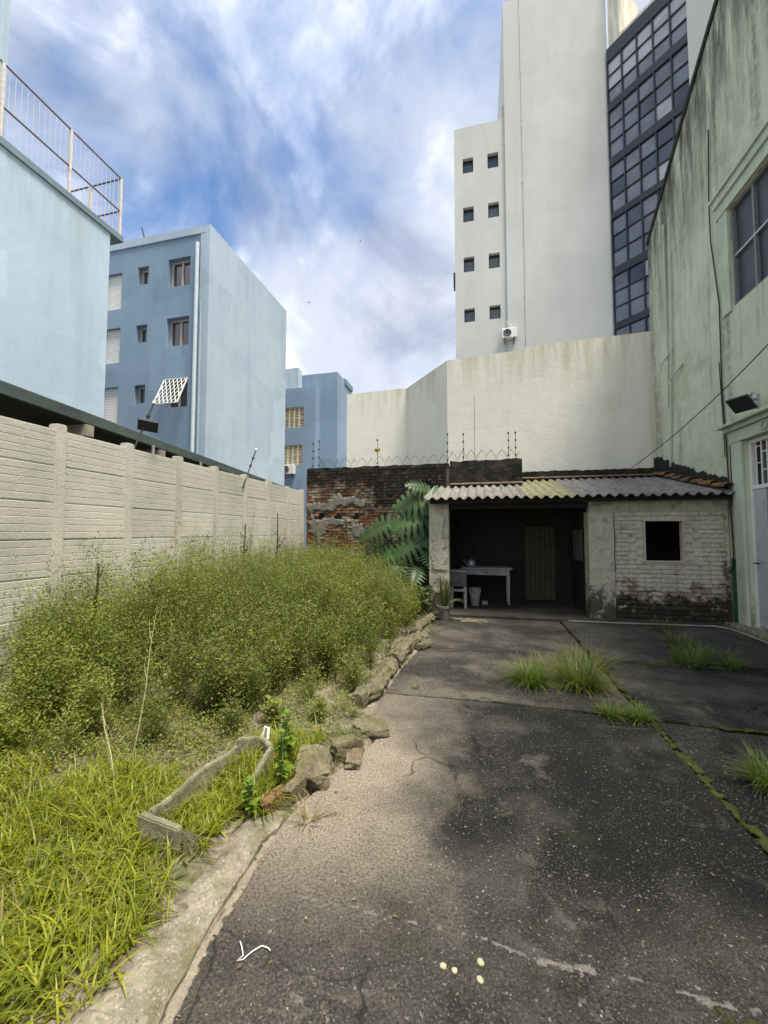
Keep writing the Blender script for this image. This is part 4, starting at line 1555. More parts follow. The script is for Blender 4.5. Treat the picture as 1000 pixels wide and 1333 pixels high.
# inside
MT['inner'] = m_plaster('shade_dark_plaster', (0.035, 0.033, 0.028), (0.024, 0.022, 0.019), (0.04, 0.035, 0.03), 0.7, 1.5, (3, 3, 1), (0.45, 0.7), bump=0.3)  # shade of the interior put into this near-black plaster
MT['inner_pale'] = m_plaster('pale_distemper', (0.15, 0.145, 0.13), (0.12, 0.116, 0.10), (0.1, 0.09, 0.07), 0.6, 2, bump=0.3)  # pale wall paint, dimmed by the same painted shade
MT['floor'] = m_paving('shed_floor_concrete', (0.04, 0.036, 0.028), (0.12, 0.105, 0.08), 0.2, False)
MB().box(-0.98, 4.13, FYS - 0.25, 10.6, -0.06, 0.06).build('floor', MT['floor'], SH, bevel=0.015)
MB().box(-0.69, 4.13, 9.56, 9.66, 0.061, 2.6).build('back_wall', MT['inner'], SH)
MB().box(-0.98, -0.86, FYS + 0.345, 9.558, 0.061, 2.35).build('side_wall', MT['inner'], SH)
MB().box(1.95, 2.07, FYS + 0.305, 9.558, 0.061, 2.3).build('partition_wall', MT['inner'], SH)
MB().box(1.935, 1.948, 8.55, 9.3, 1.04, 1.66).build('pale_panel', MT['inner_pale'], SH)
mb = MB()
mb.box(-0.95, 1.93, FYS + 0.06, FYS + 0.14, 2.06, 2.18)
mb.build('lintel_beam', MT['inner'], SH)
MT['greendoor'] = m_plain('shade_dark_green_boards', (0.062, 0.060, 0.033), 0.8, 0.2, 0.25, 6)  # green boards darkened to carry the shade of the bay
dr = MB().box(0.96, 1.64, 9.535, 9.556, 0.09, 1.74).build('store_door', MT['inner'], SH)
for k in range(6):
    x0 = 0.985 + k * 0.105
    MB().box(x0, x0 + 0.098, 9.505, 9.534, 0.10, 1.72).build('board', MT['greendoor'], dr, bevel=0.004)
MB().box(0.93, 0.984, 9.50, 9.556, 0.062, 1.78).build('door_jamb', MT['inner'], SH)
MB().box(1.62, 1.67, 9.50, 9.556, 0.062, 1.78).build('door_jamb', MT['inner'], SH)


def m_roof(name, c1, c2, c3):
    g = G(name, 0.9, 0.15)
    c = g.mix(g.ramp(g.noise(2.2, 6, 0.65, 0.2, g.pos((3, 0.6, 1))), 0.35, 0.65), c1, c2)
    c = g.mix(g.ramp(g.noise(16, 6, 0.75), 0.46, 0.64, 0, 0.85), c, c3)
    c = g.mix(g.ramp(g.noise(7, 6, 0.7, 0, g.pos((4, 0.5, 1), loc=(1, 2, 3))), 0.55, 0.7, 0, 0.6), c, (0.07, 0.07, 0.065))
    g.color(c)
    g.bump(g.noise(60, 5, 0.7), 0.5, 0.006)
    return g.m


MT['fc1'] = m_roof('weathered_fibre_cement', (0.29, 0.272, 0.235), (0.20, 0.188, 0.162), (0.075, 0.07, 0.06))
MT['fc2'] = m_roof('lichened_fibre_cement', (0.33, 0.31, 0.18), (0.26, 0.245, 0.15), (0.12, 0.112, 0.07))
MT['fc3'] = m_roof('dark_fibre_cement', (0.27, 0.255, 0.24), (0.20, 0.19, 0.18), (0.085, 0.08, 0.075))
PITCH_W = 0.172


def corrugated(x0, waves, y0, y1, dz):
    n = 8
    mb = MB()
    cols = waves * n + 1
    rows_ = [y0 + (y1 - y0) * k / 4 for k in range(5)]
    for lay in (0, 1):
        for y in rows_:
            for i in range(cols):
                x = x0 + PITCH_W * i / n
                z = zr(y) + dz + 0.029 * math.cos(2 * math.pi * i / n) - lay * 0.007 + 0.004 * fbm(x * 1.5, y * 1.5)
                mb.v.append((x, y, z))
    m_ = len(rows_) * cols
    for r_ in range(4):
        for i in range(cols - 1):
            a = r_ * cols + i
            mb.f.append((a, a + 1, a + cols + 1, a + cols))
            mb.f.append((m_ + a, m_ + a + cols, m_ + a + cols + 1, m_ + a + 1))
    for i in range(cols - 1):
        mb.f.append((i, m_ + i, m_ + i + 1, i + 1))
        a = 4 * cols + i
        mb.f.append((a, a + 1, m_ + a + 1, m_ + a))
    for i in (0, cols - 1):
        for r_ in range(4):
            a = r_ * cols + i
            mb.f.append((a, a + cols, m_ + a + cols, m_ + a))
    return mb


spec = [(-1.06, 6, 7.72, 9.66, 0, 'fc1'), (-1.06 + 5 * PITCH_W, 6, 7.69, 9.66, 1, 'fc1'), (-1.06 + 10 * PITCH_W, 7, 7.70, 10.55, 0, 'fc2'), (-1.06 + 16 * PITCH_W, 7, 7.68, 10.55, 1, 'fc3'), (-1.06 + 22 * PITCH_W, 8, 7.72, 10.55, 0, 'fc3')]
for x0, wv, y0, y1, up_, mt in spec:
    corrugated(x0, wv, y0, y1, 0.06 + 0.009 * up_).build('roof_sheet', MT[mt], SH, smooth=True)
for y in (7.9, 9.3, 10.3):
    MB().box(-0.95 if y < 9.5 else 1.0, 4.12, y - 0.03, y + 0.03, zr(y) - 0.07, zr(y) + 0.022).build('purlin', MT['inner'], SH)


def m_clay():
    g = G('mossy_clay_tile', 0.9, 0.15)
    c = g.mix(g.rand(), (0.30, 0.15, 0.055), (0.15, 0.085, 0.05))
    c = g.mix(g.ramp(g.noise(11, 5, 0.7), 0.45, 0.62, 0, 0.9), c, (0.05, 0.042, 0.03))
    c = g.mix(g.ramp(g.noise(30, 4, 0.7), 0.55, 0.68, 0, 0.6), c, (0.27, 0.22, 0.14))
    g.color(c)
    g.bump(g.noise(40, 5, 0.7), 0.7, 0.012)
    return g.m


MT['clay'] = m_clay()
MT['clay_strip'] = m_concrete('thin_clay_strip', (0.17, 0.11, 0.07), (0.27, 0.19, 0.12), 7, 0.3)


def clay_tile(y0, y1, x, w=0.17, lift=0.0):
    mb = MB()
    n = 7
    for lay in (0, 1):
        for k, y in enumerate((y0, y1)):
            rr = w / 2 * (1.0 if k == 0 else 0.82) - lay * 0.014
            for i in range(n):
                a = math.pi * i / (n - 1)
                mb.v.append((x + rr * math.cos(a), y, zr(y) + 0.10 + lift + (0.042 if k == 0 else 0.004) + rr * 0.75 * math.sin(a)))
    m_ = 2 * n
    for i in range(n - 1):
        mb.f.append((i, n + i, n + i + 1, i + 1))
        mb.f.append((m_ + i, m_ + i + 1, m_ + n + i + 1, m_ + n + i))
        mb.f.append((i, i + 1, m_ + i + 1, m_ + i))
        mb.f.append((n + i, m_ + n + i, m_ + n + i + 1, n + i + 1))
    for i in (0, n - 1):
        mb.f.append((i, m_ + i, m_ + n + i, n + i))
    return mb


for k in range(8):
    y0 = 7.76 + k * 0.36
    clay_tile(y0 + random.uniform(-.02, .02), y0 + 0.42, 4.03 + random.uniform(-.02, .02), random.uniform(.175, .21), random.uniform(0, 0.02)).build('clay_tile', MT['clay'], SH, smooth=False)
for k in range(7):
    x0 = -0.68 + k * 0.235
    MB().obox((x0 + 0.115, 9.60, zr(9.6) + 0.125), (1, 0, random.uniform(-.03, .03)), (0, 0.97, 0.22), (0, -0.22, 0.97), 0.112, 0.09, 0.012).build('capping_tile', MT['clay_strip'], SH)
for k in range(13):
    x0 = 1.0 + k * 0.235
    MB().obox((x0 + 0.115, 10.52, zr(10.52) + 0.125), (1, 0, random.uniform(-.03, .03)), (0, 0.97, 0.22), (0, -0.22, 0.97), 0.112, 0.09, 0.012).build('capping_tile', MT['clay_strip'], SH)
cb = MB()
cb.tube([(1.5, 7.9, 2.12), (1.8, 7.86, 2.07), (2.1, 7.9, 2.10), (2.3, 7.95, 2.16)], 0.006, 5)
cb.build('loose_wire', MT['black'], SH)

# ---- things in the shed
t = empty('wooden_table', (0.12, 9.1, 0.06))
tag(t, 'narrow white painted table with a drawer inside the dark shed', 'table')
MB().box(-0.42, 0.66, 8.93, 9.45, 0.80, 0.835).build('table_top', MT['dim_white'], t, bevel=0.006)
MB().box(-0.36, 0.60, 8.96, 9.42, 0.68, 0.799).build('apron', MT['dim_white'], t)
MB().box(-0.02, 0.28, 8.948, 8.959, 0.695, 0.785).build('drawer_front', MT['dim_white'], t, bevel=0.003)
b = MB()
b.lathe((0.13, 8.935, 0.735), [(0.012, -0.012), (0.018, 0), (0.012, 0.012)], 8)
b.build('drawer_knob', MT['navy'], t)
for x in (-0.36, 0.57):
    for y in (8.97, 9.40):
        lg = MB()
        n0 = len(lg.v)
        for z, q in ((0.062, 0.018), (0.679, 0.03)):
            lg.v += [(x - q + .01, y - q, z), (x + q + .01, y - q, z), (x + q + .01, y + q, z), (x - q + .01, y + q, z)]
        lg.f += [(0, 3, 2, 1), (4, 5, 6, 7), (0, 1, 5, 4), (1, 2, 6, 5), (2, 3, 7, 6), (3, 0, 4, 7)]
        lg.build('leg', MT['dim_white'], t)
t = empty('bedside_cabinet', (-0.44, 8.45, 0.06))
tag(t, 'small grey cabinet with open white stand behind the left shed pillar', 'cabinet')
MB().box(-0.62, -0.28, 8.30, 8.62, 0.50, 0.80).build('cabinet_body', MT['dim_grey'], t, bevel=0.008)
MB().box(-0.64, -0.26, 8.28, 8.64, 0.801, 0.825).build('cabinet_top', MT['dim_white'], t)
for x in (-0.60, -0.33):
    for y in (8.31, 8.56):
        MB().box(x, x + 0.05, y, y + 0.05, 0.062, 0.499).build('leg', MT['dim_white'], t)
MB().box(-0.549, -0.331, 8.315, 8.345, 0.40, 0.45).build('stretcher', MT['dim_white'], t)
t = empty('bucket', (-0.12, 8.75, 0.06))
tag(t, 'dull white plastic bucket beside the table in the shed', 'bucket')
b = MB()
b.lathe((-0.12, 8.75, 0.062), [(0.085, 0), (0.115, 0.33), (0.122, 0.33), (0.122, 0.36), (0.108, 0.36), (0.08, 0.02)], 18)
b.build('bucket_body', MT['dim_white'], t, smooth=False)
b = MB()
b.tube([(-0.12 + 0.12 * math.cos(a), 8.75 - 0.06 * math.sin(a) - 0.04, 0.40 - 0.13 * math.sin(a)) for a in np.linspace(0, math.pi, 9)], 0.005, 4)
b.build('handle', MT['metal'], t)
bx_ = MB().box(0.02, 0.14, 8.85, 8.95, 0.062, 0.14).build('small_box', MT['dim_white'], None, bevel=0.004)
tag(bx_, 'little pale box on the shed floor under the table', 'box')
t = empty('kettle', (-0.2, 9.2, 0.835))
tag(t, 'dark old kettle standing at the back of the white table', 'kettle')
b = MB()
b.lathe((-0.2, 9.2, 0.837), [(0.09, 0), (0.105, 0.03), (0.10, 0.10), (0.06, 0.15), (0.05, 0.16), (0.012, 0.165), (0.012, 0.19)], 16)
b.build('kettle_body', MT['metal'], t, smooth=True)
b = MB()
b.tube([(-0.29, 9.2, 0.90), (-0.35, 9.2, 0.95), (-0.37, 9.2, 0.99)], 0.02, 6, 0.012)
b.build('spout', MT['metal'], t)
b = MB()
b.tube([(-0.2 + 0.09 * math.cos(a), 9.2, 0.98 + 0.1 * math.sin(a)) for a in np.linspace(0.1, math.pi - .1, 9)], 0.009, 5)
b.build('handle', MT['black'], t)

# ================================================================== PRECAST FENCE ON THE LEFT
FN = empty('precast_panel_wall', (-4.4, 6.0, 0))
tag(FN, 'cream precast concrete panel wall with brick-pattern planks between posts', 'wall')
MT['precast'] = m_plaster('cream_precast_concrete', (0.63, 0.605, 0.515), (0.54, 0.52, 0.445), (0.30, 0.29, 0.245), 0.65, 1.1, (1.2, 1.2, 0.9), (0.48, 0.72), bump=0.3, fine=45, tone=0.35)
MT['post'] = m_plaster('cream_concrete_post', (0.58, 0.555, 0.47), (0.50, 0.48, 0.41), (0.24, 0.23, 0.19), 0.6, 1.4, (6, 6, 0.7), (0.5, 0.75), bump=0.35, fine=45)
F0, F1 = Vector((-4.30, 3.27, 0)), Vector((-4.53, 9.68, 0))
ft = (F1 - F0).normalized()
fa = math.atan2(ft.x, ft.y)
PH = 0.384


def plank_mesh(seed):
    rnd = random.Random(seed)
    mb = MB()
    mb.box(-0.045, -0.0015, 0.0, 1.0, 0.003, PH - 0.003)
    ncs = 5
    for j in range(ncs):
        z0 = PH * j / ncs + (0.009 if j == 0 else 0.0025)
        z1 = PH * (j + 1) / ncs - (0.009 if j == ncs - 1 else 0.0025)
        y = -0.27 * rnd.random() if j % 2 else -0.27 * (0.5 + 0.3 * rnd.random())
        while y < 1.0:
            a, b = max(0.003, y + 0.0025), min(0.997, y + 0.27 - 0.0025)
            if b - a > 0.02:
                d = rnd.uniform(-0.0015, 0.0015)
                n0 = len(mb.v)
                e = 0.006
                for xx, q in ((-0.0014, 0), (0.0010 + d * .4, e * 0.6)):
                    mb.v += [(xx, a + q, z0 + q), (xx, b - q, z0 + q), (xx, b - q, z1 - q), (xx, a + q, z1 - q)]
                for k in range(4):
                    kk = (k + 1) % 4
                    mb.f.append((n0 + k, n0 + kk, n0 + 4 + kk, n0 + 4 + k))
                mb.f.append((n0 + 4, n0 + 5, n0 + 6, n0 + 7))
            y += 0.27
    me = mb.mesh('plank')
    me.materials.append(MT['precast'])
    return me


planks = [plank_mesh(k) for k in range(4)]
post_y = [0.6, 1.5, 2.38, 3.27, 4.15, 5.04, 5.95, 6.88, 7.85, 8.8, 9.66]
pmh = MB()
pmh.box(-0.09, 0.035, -0.055, 0.055, -0.1, 2.73)
pme = pmh.mesh('post')
bm = bmesh.new()
bm.from_mesh(pme)
bmesh.ops.bevel(bm, geom=bm.edges[:], offset=0.012, segments=2, affect='EDGES')
bm.to_mesh(pme)
bm.free()
pme.materials.append(MT['post'])


def fpos(y):
    return F0 + (F1 - F0) * ((y - 3.27) / (9.68 - 3.27))


for k, y in enumerate(post_y):
    ob = add('post', pme, None, FN)
    p = fpos(y)
    ob.location = (p.x, p.y, random.uniform(-0.02, 0.015))
    ob.rotation_euler = (random.uniform(-.006, .006), random.uniform(-.008, .008), -fa)
    if k + 1 < len(post_y):
        L_ = post_y[k + 1] - y
        for j in range(7):
            ob = add('plank', planks[(k * 3 + j * 5) % 4], None, FN)
            q = fpos(y + 0.03)
            ob.location = (q.x + random.uniform(-.003, .003), q.y, 0.01 + j * PH - 0.02)
            ob.rotation_euler = (0, random.uniform(-.004, .004), -fa)
            ob.scale = (1, L_ - 0.06, 1)

# carport roof behind it
CP = empty('carport_roof', (-7, 4, 0))
tag(CP, 'long low carport roof with green-grey gutter edge behind the panel wall', 'carport')
MT['gutter'] = m_plaster('green_grey_gutter', (0.10, 0.125, 0.115), (0.07, 0.09, 0.085), (0.03, 0.03, 0.028), 0.6, 1.4, (4, 1.2, 4), (0.45, 0.7), bump=0.3)
MT['rafter'] = m_plain('grey_rafter_wood', (0.30, 0.275, 0.225), 0.85, 0.2, 0.25, 9)
zc = lambda y: 3.18 - 0.067 * (y - 3.04)
xl = -4.87
mb = MB()
mb.bar((xl, -3.0, zc(-3) - 0.07), (xl, 9.66, zc(9.66) - 0.07), 0.10, 0.15, (0, 0, 1))
mb.build('gutter', MT['gutter'], CP, bevel=0.012)
mb = MB()
mb.obox(((xl - 9.6) / 2 - 0.03, 3.35, zc(3.35) - 0.03), (1, 0, 0), Vector((0, 1, -0.067)).normalized(), Vector((0, 0.067, 1)).normalized(), (9.6 + xl) / 2, 6.4, 0.02)
mb.build('roof_deck', MT['gutter'], CP)
MB().box(-9.7, -9.6, -3, 9.7, 0, 3.6).build('rear_wall', MT['inner'], CP)  # added wall, keeps light from the far side out from under the roof
for y in (-0.6, 0.6, 1.7, 2.85, 4.0, 5.2, 6.35, 7.5, 8.6):
    MB().box(-9.55, -4.80, y - 0.055, y + 0.055, zc(y) - 0.30, zc(y) - 0.155).build('rafter', MT['rafter'], CP)
for y in (4.95, 6.0, 6.9, 7.75, 8.4, 9.1):
    b = MB()
    b.tube([(-4.74, y, 0), (-4.74, y, zc(y) - 0.15)], 0.022, 6)
    b.build('prop', MT['metal'], CP)

# ================================================================== WIRES, POSTS, SIGN
rw = MB()
pts = []
for k in range(int(27.5 * 14)):
    a = 2 * math.pi * k / 14
    x = -4.2 + 0.23 * k / 14
    if x > 0.92:
        break
    zt = 3.28 if x < -0.69 else 3.33
    rr = 0.20 + 0.02 * fbm(x * 2, 1.5)
    pts.append((x + 0.035 * math.sin(a), 9.84 + 0.10 * math.cos(a / 2), zt + 0.01 + (rr + 0.04) * abs(math.sin(a / 2)) ** 0.42 + 0.02 * fbm(x * 1.4, 4)))
rw.tube(pts, 0.0055, 4)
ob = rw.build('razor_wire', MT['rust'])
tag(ob, 'thin coil of razor wire along the brick wall top', 'wire')


def fence_rod(x, z1, label, r=0.006, n=4, z0=None, y=9.82):
    z0 = 3.25 if z0 is None else z0
    root = empty('electric_fence_rod', (x, y, z0))
    tag(root, label, 'fence rod', 'electric fence rods on the brick wall')
    b = MB()
    b.tube([(x, y, z0), (x + 0.005, y, z1)], r, 5)
    b.build('rod', MT['rust'], root)
    for k in range(n):
        z = z0 + 0.12 + (z1 - z0 - 0.16) * k / (n - 1)
        b = MB()
        b.lathe((x, y - 0.012, z), [(0.010, -0.026), (0.020, -0.013), (0.020, 0.013), (0.010, 0.026)], 8)
        b.build('insulator', MT['black'], root)
    return root


ROD_A = 'one of two insulator rods close together at the panel-wall end of the brick wall'
ROD_B = 'one of two insulator rods close together at the end of the raised parapet block'
fence_rod(-4.30, 4.0, ROD_A)
fence_rod(-4.13, 4.06, ROD_A)
r_ = fence_rod(-2.53, 4.0, 'electric fence rod carrying a little yellow warning sign on the brick wall', 0.007, 3)
sg = MB().box(-2.60, -2.45, 9.80, 9.806, 3.66, 3.75).build('warning_sign', MT['yellow'], r_)
sm = MB()
sm.box(-2.585, -2.545, 9.796, 9.7995, 3.675, 3.735)
sm.box(-2.535, -2.465, 9.796, 9.7995, 3.715, 3.725)
sm.box(-2.535, -2.465, 9.796, 9.7995, 3.69, 3.70)
sm.build('sign_print', MT['black'], sg)
fence_rod(-0.75, 4.05, 'lone insulator rod just before the raised sooty parapet block')
fence_rod(-0.37, 4.03, 'lone insulator rod on the raised parapet block beside the bare tall rod', z0=3.31)
fence_rod(0.68, 4.0, ROD_B, z0=3.31)
fence_rod(0.84, 4.0, ROD_B, z0=3.31)
b = MB()
b.tube([(-0.1, 9.82, 3.3), (-0.1, 9.82, 4.9)], 0.006, 4)
ob = b.build('antenna_rod', MT['rust'])
tag(ob, 'bare thin metal rod taller than the insulator rods on the wall', 'rod')

for (pa, pb, lab) in (((-4.36, 4.14, 2.45), (-4.36, 4.56, 3.42), 'leaning black rod with a small dark floodlight on the panel wall'),
                      ((-4.40, 6.76, 2.45), (-4.40, 7.22, 3.30), 'leaning black insulator rod on the panel wall without a lamp')):
    pa, pb = Vector(pa), Vector(pb)
    root = empty('leaning_rod', pa)
    tag(root, lab, 'rod')
    b = MB()
    b.tube([pa, pb], 0.012, 6)
    b.build('rod', MT['black'], root)
    for q in (0.55, 0.75, 0.97):
        c = pa + (pb - pa) * q
        d = (pb - pa).normalized()
        b = MB()
        b.tube([c - d * 0.02, c + d * 0.02], 0.024, 6)
        b.build('insulator', MT['pvc'] if q > .9 else MT['black'], root)
    if 'floodlight' in lab:
        b = MB()
        c = pa + (pb - pa) * 0.6
        b.obox(c + Vector((0.04, 0.02, 0)), Vector((0.7, 0.7, -0.1)).normalized(), Vector((0.5, -0.45, 0.7)).normalized(), Vector((0.49, -0.52, -0.7)).normalized(), 0.12, 0.08, 0.02)
        b.build('lamp_head', MT['black'], root, bevel=0.005)
b = MB()
A = Vector((3.55, 10.65, 3.14))
Bp = A + (on(1000, 434, 0, 3.85) - A) * 1.35
pts = []
for t_ in np.linspace(0, 1, 22):
    p = A.lerp(Bp, t_)
    p.z -= 0.20 * math.sin(math.pi * t_)
    pts.append(p)
b.tube(pts, 0.008, 5)
ob = b.build('overhead_cable', MT['black'])
tag(ob, 'sagging black cable slung from shed parapet past the green wall', 'cable')
b = MB()
b.tube([(1.5, 7.68, 0.045), (2.3, 7.66, 0.052), (3.0, 7.68, 0.06), (3.75, 7.72, 0.062), (3.86, 7.6, 0.062), (3.88, 7.2, 0.062), (3.87, 6.5, 0.062), (3.86, 5.9, 0.062)], 0.012, 8)
ob = b.build('ground_pipe', MT['dim_white'])
tag(ob, 'thin white plastic pipe laid on the ground along the shed and green wall', 'pipe')

# ================================================================== EDGING, TROUGH, LITTER
def log_mesh(p, q, r, seed):
    p, q = Vector(p), Vector(q)
    t = (q - p)
    L_ = t.length
    t.normalize()
    x = t.cross(Vector((0, 0, 1))).normalized()
    y = x.cross(t)
    m_, n = 44, 20
    mb = MB()
    for i in range(m_ + 1):
        s = i / m_
        bend = 0.04 * math.sin(s * 5 + seed)
        c = p + t * L_ * s + x * bend
        for k in range(n):
            a = 2 * math.pi * k / n
            rr = r * (1 + 0.34 * fbm(math.cos(a) * 1.2 + seed, math.sin(a) * 1.2, s * 5) + 0.22 * fbm(math.cos(a) * 4, math.sin(a) * 4 + seed, s * 16) + 0.10 * fbm(math.cos(a) * 11, math.sin(a) * 11, s * 40 + seed))
            if i in (0, m_):
                rr *= 0.88
            mb.v.append(tuple(c + x * math.cos(a) * rr + y * math.sin(a) * rr * 0.85))
    for i in range(m_):
        for k in range(n):
            a = i * n + k
            b = i * n + (k + 1) % n
            mb.f.append((a, b, b + n, a + n))
    mb.f.append(tuple(reversed(range(n))))
    mb.f.append(tuple(m_ * n + k for k in range(n)))
    return mb.mesh('log', False)


for k, (p, q, r, lab) in enumerate((((-1.10, 3.50, 0.08), (-0.98, 4.62, 0.085), 0.088, 'round lichened edging log beside the bare soil patch'),
                                    ((-1.06, 4.72, 0.09), (-0.84, 5.80, 0.10), 0.10, 'thick round edging log with a short stub lying against it'),
                                    ((-0.95, 6.05, 0.08), (-0.93, 7.35, 0.08), 0.075, 'thin round edging log by the potted plant'),
                                    ((-0.80, 5.42, 0.05), (-0.74, 5.82, 0.055), 0.052, 'short round stub lying against the thick edging log'))):
    ob = add('edging_log', log_mesh(p, q, r, k * 1.7), MT['log'])
    tag(ob, lab, 'edging log', 'round logs edging the weed bed')
for k, (loc, dim, rz, rx_, mt, lab) in enumerate((
        ((-1.07, 2.50, 0.055), (0.21, 0.25, 0.14), 20, 8, 'stone', 'large yellowish rubble block edging the path near the trough'),
        ((-0.96, 2.80, 0.05), (0.12, 0.26, 0.13), -30, -12, 'stone', 'wedge-shaped stone standing on edge between rubble block and flat slab'),
        ((-0.87, 2.73, 0.02), (0.10, 0.16, 0.07), 10, 4, 'stone', 'small crumbled stone at the foot of the wedge stone'),
        ((-0.87, 3.16, 0.03), (0.25, 0.20, 0.08), 35, 6, 'log', 'flat broken slab piece jutting onto the path by the first log'),
        ((-1.10, 2.28, 0.045), (0.065, 0.16, 0.13), -12, 3, 'stone', 'narrow pinkish stone set upright beside the large rubble block'),
        ((-1.17, 2.20, 0.04), (0.08, 0.22, 0.10), -15, -6, 'redstone', 'broken orange brick piece at the kerb end'))):
    ob = add('edging_stone', rough_block('s', *dim, k + 1, 0.17, 7, 2.3), MT[mt])
    ob.location = loc
    ob.rotation_euler = (R(rx_), R(rx_ * .5), R(rz))
    tag(ob, lab, 'stone', 'rubble edging stones')

tl, tr, tfl = on(187, 1060, 2, 0.20), on(243, 1078, 2, 0.20), on(318, 960, 2, 0.20)
tax = (tfl - tl)
TLn = tax.length
tax.normalize()
trx = Vector((tax.y, -tax.x, 0))
TW = 0.26
tro = empty('planter_trough', tl + tax * TLn / 2)
tro.location.z = 0.02
tag(tro, 'broken mossy concrete planter trough half buried in bright grass', 'trough')


def tp(a, b, z):
    p = tl + tax * a + trx * b
    return Vector((p.x, p.y, z))


def trough_wall(pts, z0, z1f, th, name):
    mb = MB()
    n = len(pts)
    for i, (a, b) in enumerate(pts):
        a0, b0 = pts[max(0, i - 1)]
        a1, b1 = pts[min(n - 1, i + 1)]
        d = Vector((a1 - a0, b1 - b0)).normalized()
        nr = Vector((-d.y, d.x)) * th / 2
        zt = z1f(i / (n - 1)) + 0.006 * fbm(i * .7, a * 5)
        for s in (-1, 1):
            w = 1.0 + 0.25 * fbm(i * .5, s * 3.0)
            mb.v.append(tuple(tp(a + nr.x * s * w, b + nr.y * s * w, z0)))
            mb.v.append(tuple(tp(a + nr.x * s * w, b + nr.y * s * w, zt)))
    for i in range(n - 1):
        k = i * 4
        mb.f += [(k, k + 4, k + 5, k + 1), (k + 2, k + 3, k + 7, k + 6), (k + 1, k + 5, k + 7, k + 3), (k, k + 2, k + 6, k + 4)]
    mb.f += [(0, 1, 3, 2), ((n - 1) * 4, (n - 1) * 4 + 2, (n - 1) * 4 + 3, (n - 1) * 4 + 1)]
    me = mb.mesh(name)
    bm = bmesh.new()
    bm.from_mesh(me)
    bmesh.ops.bevel(bm, geom=[e for e in bm.edges if e.calc_face_angle(0) > 0.9], offset=0.006, segments=2, affect='EDGES')
    bm.to_mesh(me)
    bm.free()
    return me


MT['trough'] = m_concrete('mossy_trough_concrete', (0.15, 0.135, 0.085), (0.33, 0.305, 0.21), 11, 0.65)
sp = np.linspace(0, 1, 16)
add('side_wall', trough_wall([(0.03 + (TLn - 0.1) * s, 0.0) for s in sp], 0.0, lambda s: 0.20 - 0.012 * math.sin(s * 9) - 0.01 * s, 0.035, 'side'), MT['trough'], tro)
add('end_wall', trough_wall([(0.0, -0.017 + (TW * 0.95) * s) for s in np.linspace(0, 1, 7)], 0.0, lambda s: 0.205 - 0.02 * s, 0.04, 'end'), MT['trough'], tro)
add('end_wall', trough_wall([(TLn - 0.06 + 0.07 * math.sin(math.pi * s), -0.01 + TW * s) for s in np.linspace(0, 1, 9)], 0.0, lambda s: 0.215, 0.035, 'end'), MT['trough'], tro)
add('side_wall', trough_wall([(TLn - 0.06 - 0.30 * s, TW) for s in np.linspace(0, 1, 8)], 0.0, lambda s: 0.215 - 0.16 * s ** 1.5, 0.035, 'side'), MT['trough'], tro)
add('side_wall', trough_wall([(0.0 + 0.13 * s, TW) for s in np.linspace(0, 1, 5)], 0.0, lambda s: 0.18 - 0.12 * s, 0.035, 'side'), MT['trough'], tro)
b = MB()
c = tp(TLn + 0.03, 0.12, 0.2)
b.tube([c, c + Vector((0.02, 0.01, 0.07)), c + Vector((0.05, 0.0, 0.075)), c + Vector((0.055, -0.02, 0.01))], 0.010, 6)
ob = b.build('plastic_scrap', MT['pvc'])
tag(ob, 'white bent plastic scrap on the rim of the broken trough', 'scrap')
b = MB()
w0 = on(322, 1240, 2, 0.004)
pts = [(-0.05, 0.03), (-0.03, 0.01), (-0.005, -0.02), (-0.02, -0.035), (0.0, -0.03), (0.02, 0.0), (0.04, 0.035), (0.07, 0.03), (0.085, 0.02)]
b.tube([(w0.x + x_, w0.y + y_, 0.004 + 0.004 * (k % 3)) for k, (x_, y_) in enumerate(pts)], 0.0022, 5)
ob = b.build('wire_scrap', MT['pvc'])
tag(ob, 'bent white wire scrap lying on the dark paving by the kerb', 'scrap')
for k, (u_, v_, r_) in enumerate(((577, 1261, .012), (592, 1267, .011), (626, 1256, .014), (625, 1279, .013))):
    p = on(u_, v_, 2, -0.009)
    n0 = 14
    b = MB()
    for z, q in ((-0.001, 1.0), (0.003, .9)):
        b.v += [(p.x + r_ * q * (1 + .25 * fbm(a, k * 3.1)) * math.cos(a), p.y + r_ * q * (1 + .25 * fbm(a, k * 3.1)) * math.sin(a), z) for a in np.linspace(0, 2 * math.pi, n0, endpoint=False)]
    b.f = [(i, (i + 1) % n0, n0 + (i + 1) % n0, n0 + i) for i in range(n0)] + [tuple(n0 + i for i in range(n0))]
    ob = b.build('lichen_spot', MT['lichen'])
    tag(ob, 'pale yellow round lichen spot on the dark foreground paving', 'lichen', 'four lichen spots on the paving')


